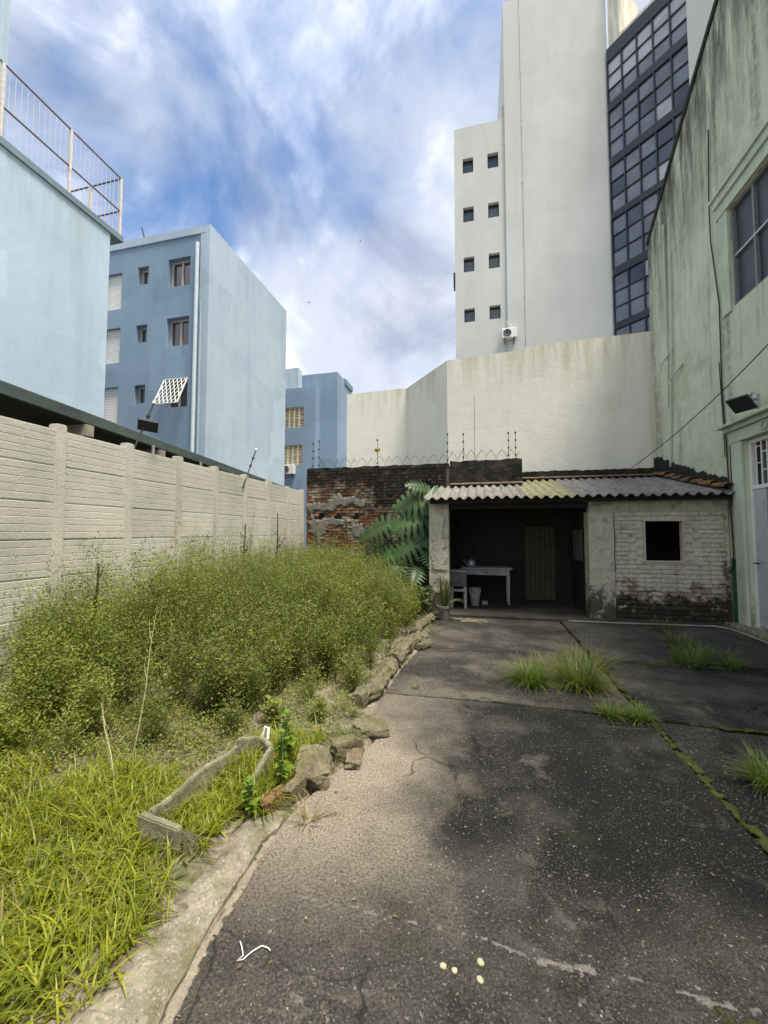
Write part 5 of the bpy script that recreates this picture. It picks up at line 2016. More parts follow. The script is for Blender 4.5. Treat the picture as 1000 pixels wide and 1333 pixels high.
# pale grit and crumbs scattered over the paving
def grit():
    n = 1500
    x = rng.uniform(-1.0, 2.4, n)
    y = 1.15 + 5.5 * rng.random(n) ** 1.5
    keep = np.array([edge_x(b) + 0.02 < a for a, b in zip(x, y)])
    x, y = x[keep], y[keep]
    n = len(x)
    s = 0.0012 + 0.003 * rng.random(n) ** 3
    z = np.full(n, 0.001)
    ang = rng.uniform(0, 6.28, n)
    V = np.zeros((n, 5, 3))
    for k in range(4):
        V[:, k, 0] = x + s * np.cos(ang + k * 1.57) * (0.6 + 0.8 * rng.random(n))
        V[:, k, 1] = y + s * np.sin(ang + k * 1.57) * (0.6 + 0.8 * rng.random(n))
        V[:, k, 2] = z
    V[:, 4] = np.stack([x, y, z + s * 0.8], 1)
    base = np.arange(n)[:, None] * 5
    F = np.concatenate([base + np.array([k, (k + 1) % 4, 4])[None] for k in range(4)])
    ob = add('paving_grit', np_mesh('grit', V.reshape(-1, 3), F), MT['mortar_pale'])
    ob['kind'] = 'stuff'
    tag(ob, 'pale loose grit and crumbs strewn over the dark paving', 'grit')


grit()



# ================================================================== PLANTS
def blades(px, py, pz, L, W, ang, lean, curl, col, seg=4):
    """curved grass blades: arrays in, vertices / quads / colours out"""
    n = len(px)
    V = np.zeros((n, (seg + 1) * 2, 3), np.float32)
    C = np.zeros((n, (seg + 1) * 2, 3), np.float32)
    dx, dy = np.cos(ang), np.sin(ang)
    sx, sy = -dy, dx
    h, r = np.zeros(n), np.zeros(n)
    a = lean.copy()
    for k in range(seg + 1):
        t = k / seg
        w = W * (1.0 - t ** 2.2) * (0.55 + 0.45 * min(1, t * 4)) + 0.0004
        for s in (0, 1):
            sg = -1 if s == 0 else 1
            V[:, k * 2 + s, 0] = px + dx * r + sx * w * sg
            V[:, k * 2 + s, 1] = py + dy * r + sy * w * sg
            V[:, k * 2 + s, 2] = pz + h
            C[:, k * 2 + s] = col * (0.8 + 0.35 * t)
        h = h + np.cos(a) * L / seg
        r = r + np.sin(a) * L / seg
        a = a + curl / seg
    base = np.arange(n)[:, None] * (seg + 1) * 2
    F = np.concatenate([base + np.array([2 * k, 2 * k + 1, 2 * k + 3, 2 * k + 2])[None] for k in range(seg)])
    return V.reshape(-1, 3), F, C.reshape(-1, 3)


def leaves(c, d, nrm, L, W, col):
    """diamond leaves folded along the midrib"""
    d = d / np.linalg.norm(d, axis=1, keepdims=True)
    s = np.cross(d, nrm)
    s /= np.linalg.norm(s, axis=1, keepdims=True) + 1e-9
    nn = np.cross(s, d)
    L, W = L[:, None], W[:, None]
    V = np.stack([c, c + d * L * .45 + s * W + nn * W * .35, c + d * L, c + d * L * .45 - s * W + nn * W * .35], 1)
    n = len(c)
    F = np.arange(n)[:, None] * 4 + np.array([0, 1, 2, 3])[None]
    C = np.repeat(col[:, None], 4, 1)
    return V.reshape(-1, 3), F, C.reshape(-1, 3)


def join(parts):
    Vs, Fs, Cs, o_ = [], [], [], 0
    for V, F, C in parts:
        Vs.append(V)
        Fs.append(F + o_)
        Cs.append(C)
        o_ += len(V)
    return np.concatenate(Vs), np.concatenate(Fs), np.concatenate(Cs)


MT['weed'] = m_leaf('weed_leaf', (1.2, 1.18, 1.05), 0.3, 0.55)
MT['grass'] = m_leaf('grass_blade', (1, 1, 1), 0.35, 0.45)
MT['monstera'] = m_leaf('monstera_leaf', (0.72, 0.78, 0.66), 0.12, 0.42)


def mixc(a, b, t):
    return np.array(a)[None] * (1 - t[:, None]) + np.array(b)[None] * t[:, None]


def weed_front(x, y):
    return (y - (1.74 + (x + 3.2) * 0.78)) / 1.27


def weed_height(x, y):
    d = edge_x(y) - x
    f_ = weed_front(x, y)
    h = 0.22 + 0.95 * min(1, max(0, f_ / 1.5)) ** 0.8
    h *= min(1, 0.45 + d * 0.40)
    if y > 7.2:
        h *= 0.93 - (0.22 if x > -2.6 else 0.0)
    return h * (1.0 + 0.22 * fbm(x * 1.1, y * 1.1, 7)) + 0.03


def weeds():
    parts = []
    stems = []
    pts = []
    tries = 0
    while len(pts) < 600 and tries < 30000:
        tries += 1
        x, y = rng.uniform(-4.2, -0.95), rng.uniform(1.2, 9.5)
        d = edge_x(y) - x
        if d < 0.26 + 0.1 * fbm(x * 3, y * 3):
            continue
        f_ = weed_front(x, y) + 0.25 * fbm(x * 1.7, y * 1.7, 9)
        if f_ < 0.0 or (f_ < 0.35 and rng.random() < 0.5):
            continue
        if fbm(x * 2.3, y * 2.3, 12) < -0.30:
            continue
        if x > -2.2 and y > 8.3:
            continue
        pts.append((x, y))
    for x, y in pts:
        H = weed_height(x, y) * rng.uniform(0.82, 1.18)
        z0 = soil_z(x, y)
        ns = rng.integers(5, 9)
        kind_ = rng.random()
        ptint = np.array((0.75, 0.85, 0.8)) if kind_ < 0.25 else np.array((1.12, 1.16, 0.95)) if kind_ < 0.5 else np.array((1.05, 0.95, 0.8)) if kind_ < 0.57 else np.array((1.0, 1.0, 1.0))
        psize = rng.uniform(0.6, 1.12)
        for s in range(ns):
            az_ = rng.uniform(0, 2 * math.pi)
            tilt = rng.uniform(0.02, 0.36)
            hh = H * rng.uniform(0.6, 1.05)
            bend = rng.uniform(-0.12, 0.12)
            nl = int(135 * hh + 34)
            t = rng.random(nl) ** 0.75
            t = 0.12 + 0.88 * t
            rad = hh * (np.sin(tilt) * t + bend * t * t)
            cx = x + np.cos(az_) * rad
            cy = y + np.sin(az_) * rad
            cz = z0 + hh * np.cos(tilt) * t
            br = (0.02 + 0.15 * np.sin(np.pi * np.clip(t * 0.95, 0, 1)) * rng.random(nl)) * (0.5 + hh * 0.6)
            ba = rng.uniform(0, 2 * math.pi, nl)
            c = np.stack([cx + np.cos(ba) * br, cy + np.sin(ba) * br, cz + br * rng.uniform(0.1, 0.9, nl)], 1)
            d = np.stack([np.cos(ba), np.sin(ba), rng.uniform(-0.2, 1.3, nl)], 1) + rng.normal(0, .3, (nl, 3))
            nr = np.stack([rng.normal(0, .5, nl), rng.normal(0, .5, nl), np.ones(nl)], 1)
            L_ = rng.uniform(0.016, 0.040, nl) * (1.15 - 0.45 * t) * psize
            hue = rng.random(nl) * 0.6 + 0.4 * rng.random()
            patchy = 0.45 + 0.9 * fbm(x * .8, y * .8, 3) + 0.45 * max(0, (-2.0 - x) / 2) * max(0, (5.5 - y) / 3)
            patchy = min(1, max(0, patchy))
            ca = mixc((0.055, 0.078, 0.018), (0.145, 0.168, 0.040), hue)
            cb_ = mixc((0.085, 0.115, 0.020), (0.235, 0.265, 0.052), hue)
            col = (ca * (1 - patchy) + cb_ * patchy) * ptint[None]
            dry = rng.random(nl) < 0.07
            col[dry] = np.array((0.22, 0.18, 0.09))
            parts.append(leaves(c, d, nr, L_, L_ * rng.uniform(0.20, 0.34, nl), col))
            stems.append((x, y, z0, az_, tilt, hh, bend))
    # a coarser-leaved species in clumps, and wiry seed stalks that make the outline ragged
    for x, y in [pts[i] for i in rng.integers(0, len(pts), 95)]:
        H = weed_height(x, y) * rng.uniform(0.9, 1.15)
        z0 = soil_z(x, y)
        hue0 = rng.random()
        for s in range(rng.integers(2, 5)):
            az_, tilt, hh, bend = rng.uniform(0, 6.28), rng.uniform(0.02, 0.3), H * rng.uniform(.7, 1.1), rng.uniform(-.1, .1)
            nl = int(34 * hh + 10)
            t = 0.1 + 0.9 * rng.random(nl)
            rad = hh * (np.sin(tilt) * t + bend * t * t)
            ba = rng.uniform(0, 6.28, nl)
            br = 0.03 * rng.random(nl)
            c = np.stack([x + np.cos(az_) * rad + np.cos(ba) * br, y + np.sin(az_) * rad + np.sin(ba) * br, z0 + hh * np.cos(tilt) * t], 1)
            d = np.stack([np.cos(ba), np.sin(ba), rng.uniform(-.3, .8, nl)], 1)
            nr = np.stack([rng.normal(0, .3, nl), rng.normal(0, .3, nl), np.ones(nl)], 1)
            L_ = rng.uniform(0.045, 0.095, nl) * (1.2 - .6 * t)
            col = mixc((0.07, 0.10, 0.018), (0.20, 0.235, 0.045), np.clip(hue0 * .6 + rng.random(nl) * .5, 0, 1))
            parts.append(leaves(c, d, nr, L_, L_ * rng.uniform(.14, .24, nl), col))
            stems.append((x, y, z0, az_, tilt, hh, bend))
    for x, y in [pts[i] for i in rng.integers(0, len(pts), 420)]:
        H = weed_height(x, y) * rng.uniform(1.05, 1.38)
        z0 = soil_z(x, y)
        az_, tilt, bend = rng.uniform(0, 6.28), rng.uniform(0.02, 0.28), rng.uniform(-.12, .12)
        stems.append((x, y, z0, az_, tilt, H, bend))
        nl = 26
        t = 0.66 + 0.36 * rng.random(nl)
        rad = H * (np.sin(tilt) * t + bend * t * t)
        ba = rng.uniform(0, 6.28, nl)
        br = 0.045 * rng.random(nl) * (1.1 - t) * 4
        c = np.stack([x + np.cos(az_) * rad + np.cos(ba) * br, y + np.sin(az_) * rad + np.sin(ba) * br, z0 + H * np.cos(tilt) * t], 1)
        d = np.stack([np.cos(ba), np.sin(ba), rng.uniform(.4, 2.0, nl)], 1)
        L_ = rng.uniform(0.010, 0.026, nl)
        col = mixc((0.085, 0.075, 0.035), (0.22, 0.21, 0.075), rng.random(nl)) if rng.random() < .5 else mixc((0.06, 0.07, 0.025), (0.15, 0.17, 0.04), rng.random(nl))
        parts.append(leaves(c, d, rng.normal(0, 1, (nl, 3)), L_, L_ * .3, col))
    S = np.array(stems)
    n = len(S)
    V = np.zeros((n, 10, 3))
    for k in range(5):
        t = k / 4
        rad = S[:, 5] * (np.sin(S[:, 4]) * t + S[:, 6] * t * t)
        cx, cy, cz = S[:, 0] + np.cos(S[:, 3]) * rad, S[:, 1] + np.sin(S[:, 3]) * rad, S[:, 2] + S[:, 5] * np.cos(S[:, 4]) * t
        w = 0.0028 * (1 - 0.75 * t)
        V[:, 2 * k] = np.stack([cx - w, cy, cz], 1)
        V[:, 2 * k + 1] = np.stack([cx + w, cy, cz], 1)
    F = np.concatenate([np.arange(n)[:, None] * 10 + np.array([2 * k, 2 * k + 1, 2 * k + 3, 2 * k + 2])[None] for k in range(4)])
    C = np.tile(np.array((0.13, 0.12, 0.05)), (n * 10, 1))
    parts.append((V.reshape(-1, 3), F, C))
    ob = add('weed_thicket', np_mesh('weeds', *join(parts)), MT['weed'])
    ob['kind'] = 'stuff'
    tag(ob, 'waist-high thicket of fine-leaved green weeds filling the bed along the panel wall', 'weeds')


weeds()


def ground_cover():
    n = 120000
    x = rng.uniform(-4.1, -0.95, n)
    y = rng.uniform(1.2, 9.4, n) ** 1.0
    y = 1.3 + (y - 1.2) * 0.62 * rng.uniform(0.2, 1.0, n)
    keep = np.array([(edge_x(b) - a > 0.12 + (0.12 if b > 2.3 else 0.22)) and fbm(a * 2.2, b * 2.2, 4) > -0.42 + 0.35 * rng.random() and (weed_front(a, b) > -0.35 + 0.3 * rng.random() or rng.random() < 0.07) for a, b in zip(x, y)])
    x, y = x[keep], y[keep]
    n = len(x)
    z = np.array([soil_z(a, b) for a, b in zip(x, y)]) + 0.12 * rng.random(n) ** 2
    ba = rng.uniform(0, 6.28, n)
    c = np.stack([x, y, z], 1)
    d = np.stack([np.cos(ba), np.sin(ba), rng.uniform(-.1, .9, n)], 1)
    nr = np.stack([rng.normal(0, .3, n), rng.normal(0, .3, n), np.ones(n)], 1)
    L_ = rng.uniform(0.010, 0.027, n)
    col = mixc((0.07, 0.10, 0.018), (0.20, 0.22, 0.045), rng.random(n))
    dr = rng.random(n) < 0.14
    col[dr] = np.array((0.20, 0.155, 0.09))
    ob = add('ground_cover', np_mesh('cover', *leaves(c, d, nr, L_, L_ * 0.28, col)), MT['weed'])
    ob['kind'] = 'stuff'
    tag(ob, 'low creeping leaves and dry litter over the bare garden soil', 'ground cover')


ground_cover()


def grass():
    n = 52000
    x = rng.uniform(-3.3, -1.12, n)
    y = rng.uniform(0.75, 3.0, n)

    def ok(a, b):
        e = edge_x(b) - a
        lim = 0.235 if b < 2.05 else 0.10
        if e < lim - 0.03 * rng.random() + 0.06 * fbm(a * 5, b * 5):
            return False
        far = 2.25 + 0.3 * fbm(a * 1.5, 2.0) + (0.55 if a > -1.6 else 0) - max(0, -2.0 - a) * 0.25
        if b > far:
            return rng.random() < 0.04
        return fbm(a * 2.6, b * 2.6, 6) > -0.55 + 0.5 * rng.random()
    k = np.array([ok(a, b) for a, b in zip(x, y)])
    x, y = x[k], y[k]
    n = len(x)
    # blades grow in small clumps
    q = rng.integers(0, n, n)
    cl = rng.random(n) < 0.5
    x = np.where(cl, x[q] + rng.normal(0, .02, n), x)
    y = np.where(cl, y[q] + rng.normal(0, .02, n), y)
    good = np.array([edge_x(b) - a > (0.235 if b < 2.05 else 0.1) for a, b in zip(x, y)])
    x, y = x[good], y[good]
    n = len(x)
    z = np.array([soil_z(a, b) for a, b in zip(x, y)])
    L_ = rng.uniform(0.06, 0.19, n) * (0.8 + 0.4 * rng.random(n))
    W = 0.0010 + 0.0042 * rng.random(n) ** 1.8
    hue = np.clip(rng.random(n) * 0.7 + 0.3 * np.array([0.5 + fbm(a * 3, b * 3, 1) for a, b in zip(x, y)]), 0, 1)
    col = mixc((0.06, 0.105, 0.008), (0.34, 0.345, 0.022), hue)
    thatch = rng.random(n) < 0.15
    L_ = np.where(thatch, L_ * 0.6, L_)
    dry = (rng.random(n) < np.where(x < -1.5, 0.06, 0.03)) | thatch
    col[dry] = mixc((0.16, 0.115, 0.05), (0.36, 0.28, 0.13), rng.random(dry.sum()))
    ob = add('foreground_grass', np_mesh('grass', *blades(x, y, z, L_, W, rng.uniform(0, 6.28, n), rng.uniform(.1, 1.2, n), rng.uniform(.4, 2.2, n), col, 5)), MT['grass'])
    ob['kind'] = 'stuff'
    tag(ob, 'bright yellow-green grass growing beside the concrete kerb', 'grass')


grass()


def tuft(name, x, y, n, hl, spread, label, cat='grass tuft', c0=(0.065, 0.115, 0.014), c1=(0.17, 0.22, 0.04), z=0.0, dryf=0.08):
    a = rng.uniform(0, 6.28, n)
    r = spread * np.sqrt(rng.random(n))
    L_ = hl * (0.35 + 0.95 * rng.random(n) ** 1.3)
    col = mixc(c0, c1, rng.random(n))
    dry = rng.random(n) < dryf
    col[dry] = np.array((0.30, 0.24, 0.12))
    V, F, C = blades(r * np.cos(a), r * np.sin(a), np.zeros(n), L_, rng.uniform(0.0012, 0.003, n), a + rng.normal(0, .6, n), rng.uniform(.05, 1.15, n), rng.uniform(.2, 1.9, n), col, 5)
    ob = add(name, np_mesh(name, V, F, C), MT['grass'])
    ob.location = (x, y, z)
    tag(ob, label, cat, 'grass tufts in the paving joints')


tuft('grass_tuft', 0.50, 4.55, 900, 0.30, 0.13, 'broad arching grass tuft standing alone on the paving before the open bay')
tuft('grass_tuft', 1.00, 4.62, 1300, 0.33, 0.16, 'largest dense grass tuft with dry blades around the paving joint', dryf=0.16)
tuft('grass_tuft', 1.22, 5.35, 500, 0.30, 0.22, 'sparse half-dry grass growing behind the largest tuft', dryf=0.4)
tuft('grass_tuft', 0.75, 5.1, 260, 0.20, 0.18, 'thin dry grass between the two arching tufts', dryf=0.6)
tuft('grass_tuft', 1.09, 3.93, 300, 0.15, 0.06, 'small grass tuft where the paving joints meet, paler side')
tuft('grass_tuft', 1.30, 3.92, 330, 0.15, 0.07, 'small dark grass tuft right at the crossing of the paving joints')
tuft('grass_tuft', 2.45, 5.66, 380, 0.24, 0.15, 'grass clump in the joint of the grey apron slabs')
tuft('grass_tuft', 2.66, 5.95, 380, 0.24, 0.16, 'grass clump growing along the gap between both grey apron slabs', z=0.01)
tuft('grass_tuft', 2.74, 6.6, 300, 0.22, 0.16, 'grass near the white pipe before the brick front', z=0.01, dryf=0.2)
tuft('grass_tuft', 2.85, 5.6, 200, 0.26, 0.06, 'upright spiky grass at the edge of the grey apron', z=0.0)
tuft('grass_tuft', 1.78, 3.10, 420, 0.22, 0.10, 'low spreading grass tuft right of the long mossy joint')
tuft('grass_tuft', -0.66, 4.15, 60, 0.05, 0.03, 'tiny green sprig in the pale cross joint', z=0.0)
tuft('grass_tuft', 2.9, 7.55, 240, 0.16, 0.25, 'low weeds at the foot of the white brick front', z=0.03)
tuft('grass_tuft', -0.95, 2.12, 40, 0.17, 0.05, 'few dry blades lying from the kerb end over the sandy paving', c0=(0.25, 0.22, 0.1), c1=(0.33, 0.3, 0.15), z=0.0)
tuft('grass_tuft', -1.0, 2.95, 110, 0.14, 0.1, 'grass growing behind the wedge stone', z=0.03)
tuft('grass_tuft', -1.16, 4.1, 160, 0.12, 0.12, 'fresh green grass behind the first lichened log', z=0.05, c0=(.1, .14, .02), c1=(.2, .24, .04))
tuft('grass_tuft', -1.08, 6.6, 600, 0.12, 0.30, 'bright mossy grass behind the thin edging log', z=0.05, c0=(.1, .14, .02), c1=(.2, .22, .03))


tuft('grass_tuft', -1.19, 2.62, 170, 0.15, 0.07, 'grass pressed against the back of the large rubble block', z=0.03, c0=(.09, .15, .012), c1=(.28, .31, .03))
tuft('grass_tuft', -1.02, 2.66, 60, 0.09, 0.05, 'short grass in the gap between rubble block and wedge stone', z=0.02, c0=(.09, .14, .012), c1=(.22, .25, .03))
tuft('grass_tuft', -1.14, 3.3, 150, 0.16, 0.1, 'grass behind the flat broken slab piece', z=0.04, c0=(.08, .12, .014), c1=(.2, .22, .04))
tuft('grass_tuft', -1.2, 4.95, 200, 0.18, 0.15, 'grass leaning over the thick edging log', z=0.05, c0=(.08, .12, .014), c1=(.2, .22, .04))


def leafy_plant(name, x, y, h, n, label, c0, c1, ls=0.05, z=0.05, lean=(0.0, 0.0)):
    root = empty(name, (x, y, z))
    tag(root, label, 'weed')
    b = MB()
    st = [(x + lean[0] * t * h, y + lean[1] * t * h, z - 0.03 + h * t) for t in np.linspace(0, 1, 6)]
    b.tube(st, 0.005, 5, 0.002)
    b.build('stem', MT['stalk'], root)
    t = 0.15 + 0.85 * rng.random(n)
    ba = rng.uniform(0, 6.28, n)
    c = np.stack([x + lean[0] * t * h, y + lean[1] * t * h, z + h * t], 1)
    d = np.stack([np.cos(ba), np.sin(ba), rng.uniform(-.1, .7, n)], 1)
    nr = np.stack([rng.normal(0, .2, n), rng.normal(0, .2, n), np.ones(n)], 1)
    L_ = ls * rng.uniform(.6, 1.2, n) * (1.2 - .6 * t)
    add('foliage', np_mesh('fol', *leaves(c, d, nr, L_, L_ * .3, mixc(c0, c1, rng.random(n)))), MT['grass'], root)


MT['stalk'] = m_plain('dry_stalk', (0.40, 0.36, 0.19), 0.8, 0.2, 0.2, 30)
MT['twig'] = m_plain('dark_twig_bark', (0.045, 0.035, 0.028), 0.9, 0.1, 0.3, 30)
gp = on(398, 1040, 2, 0.05)
leafy_plant('nettle', -1.19, 2.30, 0.34, 70, 'bright green leafy weed rising over the orange brick piece', (.11, .19, .02), (.2, .29, .04), 0.07)
leafy_plant('nettle', -1.27, 2.52, 0.34, 70, 'bright green leafy weed beside the far end of the trough', (.11, .19, .02), (.2, .29, .04), 0.07)
leafy_plant('nettle', -1.26, 2.05, 0.18, 70, 'low bright leafy weed at the very end of the kerb', (.11, .19, .02), (.2, .29, .04), 0.06)
leafy_plant('nettle', -1.75, 1.12, 0.10, 60, 'broad-leaved green weed low in the bright grass', (.1, .18, .02), (.17, .26, .04), 0.09)

for k, (u0, v0, y0, zb, u1, v1, lab) in enumerate(((168, 1005, 2.3, 0.05, 205, 790, 'tall pale dry stalk leaning over the front of the weeds'),
                                                  (150, 1050, 2.0, 0.05, 132, 915, 'pale forked dry stalk standing in the bright grass'),
                                                  (221, 870, 3.3, 0.3, 224, 800, 'short pale dry stalk deep among the weeds'),
                                                  (60, 815, 3.3, 0.4, 110, 770, 'slanting dry stalk by the first wall post'))):
    p, q = on(u0, v0, 1, y0), on(u1, v1, 1, y0 + 0.12)
    p.z = min(p.z, zb)
    m_ = (p + q) / 2 + Vector((0.02, 0, 0.0))
    root = empty('dry_stalk', p)
    tag(root, lab, 'stalk')
    b = MB()
    b.tube([p, p.lerp(m_, .5) + Vector((.008, 0, 0)), m_, m_.lerp(q, .5) - Vector((.012, 0, 0)), q], 0.0055, 5, 0.002)
    b.build('stem', MT['stalk'], root)
    for s in range(4):
        c = m_.lerp(q, 0.1 + s * 0.22)
        b = MB()
        sg = 1 if s % 2 else -1
        b.tube([c, c + Vector((sg * 0.03, 0.01, 0.05)), c + Vector((sg * 0.05, 0.02, 0.10 + 0.03 * s))], 0.003, 4, 0.001)
        b.build('twig', MT['stalk'], root)


def dead_shrub(x, y, z0, h, label, seed, lean=0.0):
    rnd = random.Random(seed)
    root = empty('dead_shrub', (x, y, z0))
    tag(root, label, 'shrub')
    b = MB()
    tr_ = [Vector((x + lean * t + 0.02 * fbm(t * 4, seed), y, z0 + h * t)) for t in np.linspace(0, 1, 8)]
    b.tube(tr_, 0.022, 6, 0.010)
    b.build('trunk', MT['twig'], root)
    for k in range(9):
        t = rnd.uniform(0.15, 0.9)
        c = Vector((x + lean * t, y, z0 + h * t))
        a = rnd.uniform(0, 6.28)
        l = rnd.uniform(0.2, 0.5) * (1.1 - t)
        d = Vector((math.cos(a), 0.5 * math.sin(a), rnd.uniform(0.3, 1.0)))
        b = MB()
        b.tube([c, c + d * l * .5 + Vector((0, 0, -.02)), c + d * l + Vector((0, 0, .05))], 0.009, 5, 0.003)
        b.tube([c + d * l * .5, c + d * l * .5 + Vector((d.y, -d.x, .6)) * l * .4], 0.005, 4, 0.002)
        b.build('branch', MT['twig'], root)


dead_shrub(-3.98, 7.35, 0.05, 1.95, 'bare dark upright sapling in front of the last wall bays', 3)
dead_shrub(-4.05, 6.25, 0.05, 1.70, 'lower bare dark twiggy shrub by the leaning rod', 5, 0.05)
dead_shrub(-3.85, 7.75, 0.05, 1.15, 'low spreading dead branches near the brick wall corner', 8, 0.3)
dead_shrub(-3.95, 3.4, 0.05, 1.22, 'thin dark seed-headed shrub by the first wall post', 11, 0.05)


# ---- monstera
def monstera_leaf(L_, seed):
    rnd = random.Random(seed)
    V, F, C = [], [], []
    base = np.array((0.042, 0.078, 0.022)) * rnd.uniform(0.85, 1.3)
    nl = 8

    def hw(t):
        return L_ * 0.50 * (math.sin(math.pi * min(1, (t + 0.16) / 1.16) ** 0.75)) ** 0.8
    for side in (-1, 1):
        for i in range(nl):
            t0, t1 = i / nl, (i + 1) / nl
            fwd = 0.10 + 0.30 * t0
            n0 = len(V)
            seg = 5
            out = hw((t0 + t1) / 2) * rnd.uniform(0.92, 1.05)
            sh = rnd.uniform(0.8, 1.2)
            for k in range(seg + 1):
                s = k / seg
                nar = (1.0 - 0.47 * min(1, s * 1.7)) if s < 0.85 else 0.24
                mid = (t0 + t1) / 2
                half = (t1 - t0) / 2 * nar * (1.25 if s > 0 else 1.0)
                for q in (-1, 1):
                    tx = (mid + q * half) * L_ + fwd * out * s - (0.16 * L_ * (1 - t0) ** 3) * s
                    yy = side * out * s
                    zz = -0.25 * L_ * (tx / L_) ** 2 - 0.26 * out * s * s * sh + 0.10 * out * math.sin(min(1, s * 2) * math.pi / 2)
                    V.append((tx, yy, zz))
                    C.append(base * (1.0 + 0.5 * (1 - s) * (0.6 if q < 0 else 0.2)) * rnd.uniform(.9, 1.1))
            for k in range(seg):
                a = n0 + 2 * k
                F.append((a, a + 1, a + 3, a + 2) if side > 0 else (a, a + 2, a + 3, a + 1))
    # pale midrib
    n0 = len(V)
    for k in range(9):
        t = k / 8 * 1.0
        w = 0.010 * (1 - 0.8 * t) + 0.002
        z = -0.22 * L_ * t * t + 0.006
        V += [(t * L_, -w, z), (t * L_, w, z)]
        C += [np.array((0.10, 0.15, 0.06))] * 2
    for k in range(8):
        a = n0 + 2 * k
        F.append((a, a + 2, a + 3, a + 1))
    me = np_mesh('monstera_leaf', np.array(V), np.array(F), np.array(C))
    me.materials.append(MT['monstera'])
    me.polygons.foreach_set('use_smooth', [True] * len(me.polygons))
    return me


MON = empty('monstera_plant', (-1.35, 9.05, 0.05))
tag(MON, 'big split-leaved monstera climbing the brick wall beside the shed pillar', 'plant')
lm = [monstera_leaf(0.95, k) for k in range(3)]
MT['petiole'] = m_plain('green_petiole', (0.06, 0.09, 0.03), 0.5, 0.4, 0.2, 20)
crown = Vector((-1.25, 9.25, 0.9))
spec = [((568, 648), 8.75, (-1.0, -0.15, -0.06), 1.15, (0.0, -0.55, 0.8)),
        ((560, 640), 8.9, (-0.5, -0.5, 0.25), 0.7, (-0.3, -0.4, 0.8)),
        ((556, 675), 8.65, (-1.0, -0.2, -0.10), 1.05, (0.0, -0.65, 0.7)),
        ((550, 703), 8.50, (-0.85, -0.25, -0.40), 1.0, (0.05, -0.75, 0.6)),
        ((508, 682), 8.55, (-0.9, -0.15, -0.32), 0.92, (-0.1, -0.7, 0.65)),
        ((520, 715), 8.55, (-0.8, -0.3, -0.40), 0.85, (-0.15, -0.7, 0.6)),
        ((545, 690), 8.75, (0.35, -0.6, -0.35), 0.65, (0.2, -0.6, 0.7)),
        ((500, 712), 8.7, (-0.8, -0.2, -0.3), 0.7, (-0.2, -0.7, 0.6)),
        ((545, 738), 8.35, (-0.1, -0.7, -0.45), 0.6, (0.1, -0.6, 0.7)),
        ((525, 735), 8.4, (-0.6, -0.5, -0.45), 0.75, (-0.1, -0.6, 0.7)),
        ((560, 660), 8.6, (0.3, -0.8, -0.35), 0.5, (0.3, -0.6, 0.7)),
        ((560, 715), 8.5, (0.1, -0.8, -0.6), 0.55, (0.2, -0.7, 0.6)),
        ((490, 735), 8.6, (-0.6, -0.4, -0.35), 0.6, (-0.1, -0.7, 0.6))]
for k, (uv, y0, ax, ln, nn) in enumerate(spec):
    p = on(*uv, 1, y0 - 0.2)
    ax = Vector(ax).normalized()
    nn = Vector((nn[0], -0.78, 0.52))
    nn = (nn - ax * nn.dot(ax)).normalized()
    lat = nn.cross(ax)
    ob = add('leaf', lm[k % 3], None, MON)
    M_ = Matrix((ax, lat, nn)).transposed().to_4x4()
    ob.rotation_euler = M_.to_euler()
    ob.location = p
    sc = ln / 0.95 * 0.84
    ob.scale = (sc, sc, sc)
    b = MB()
    root_p = Vector((-1.25 + 0.25 * fbm(k, 1.3), 9.3, max(0.2, p.z - 0.75)))
    mid = root_p.lerp(p, 0.6) + Vector((0, 0.05, 0.22))
    b.tube([root_p, mid, p + ax * 0.02], 0.014, 6, 0.009)
    b.build('petiole', MT['petiole'], MON)
b = MB()
b.tube([(-1.2, 9.3, 0.0), (-1.28, 9.4, 0.6), (-1.2, 9.5, 1.2), (-1.25, 9.5, 2.0)], 0.035, 8, 0.025)
b.build('trunk', MT['twig'], MON)

# ---- leafy undergrowth round its foot
def under():
    n = 3800
    x = rng.uniform(-2.5, -0.9, n)
    y = rng.uniform(7.1, 9.5, n)
    k = np.array([edge_x(b) - a > -0.02 and (b > 8.3 or a > -1.6) for a, b in zip(x, y)])
    x, y = x[k], y[k]
    n = len(x)
    z = 0.05 + rng.random(n) * np.where(y > 8.2, 0.85, 0.5)
    ba = rng.uniform(0, 6.28, n)
    L_ = rng.uniform(0.05, 0.13, n)
    col = mixc((0.028, 0.045, 0.016), (0.085, 0.105, 0.03), rng.random(n))
    ob = add('undergrowth', np_mesh('u', *leaves(np.stack([x, y, z], 1), np.stack([np.cos(ba), np.sin(ba), rng.uniform(-.4, .8, n)], 1), np.stack([rng.normal(0, .4, n), rng.normal(0, .4, n), np.ones(n)], 1), L_, L_ * .24, col)), MT['weed'])
    ob['kind'] = 'stuff'
    tag(ob, 'dark leafy undergrowth at the foot of the monstera', 'undergrowth')


under()

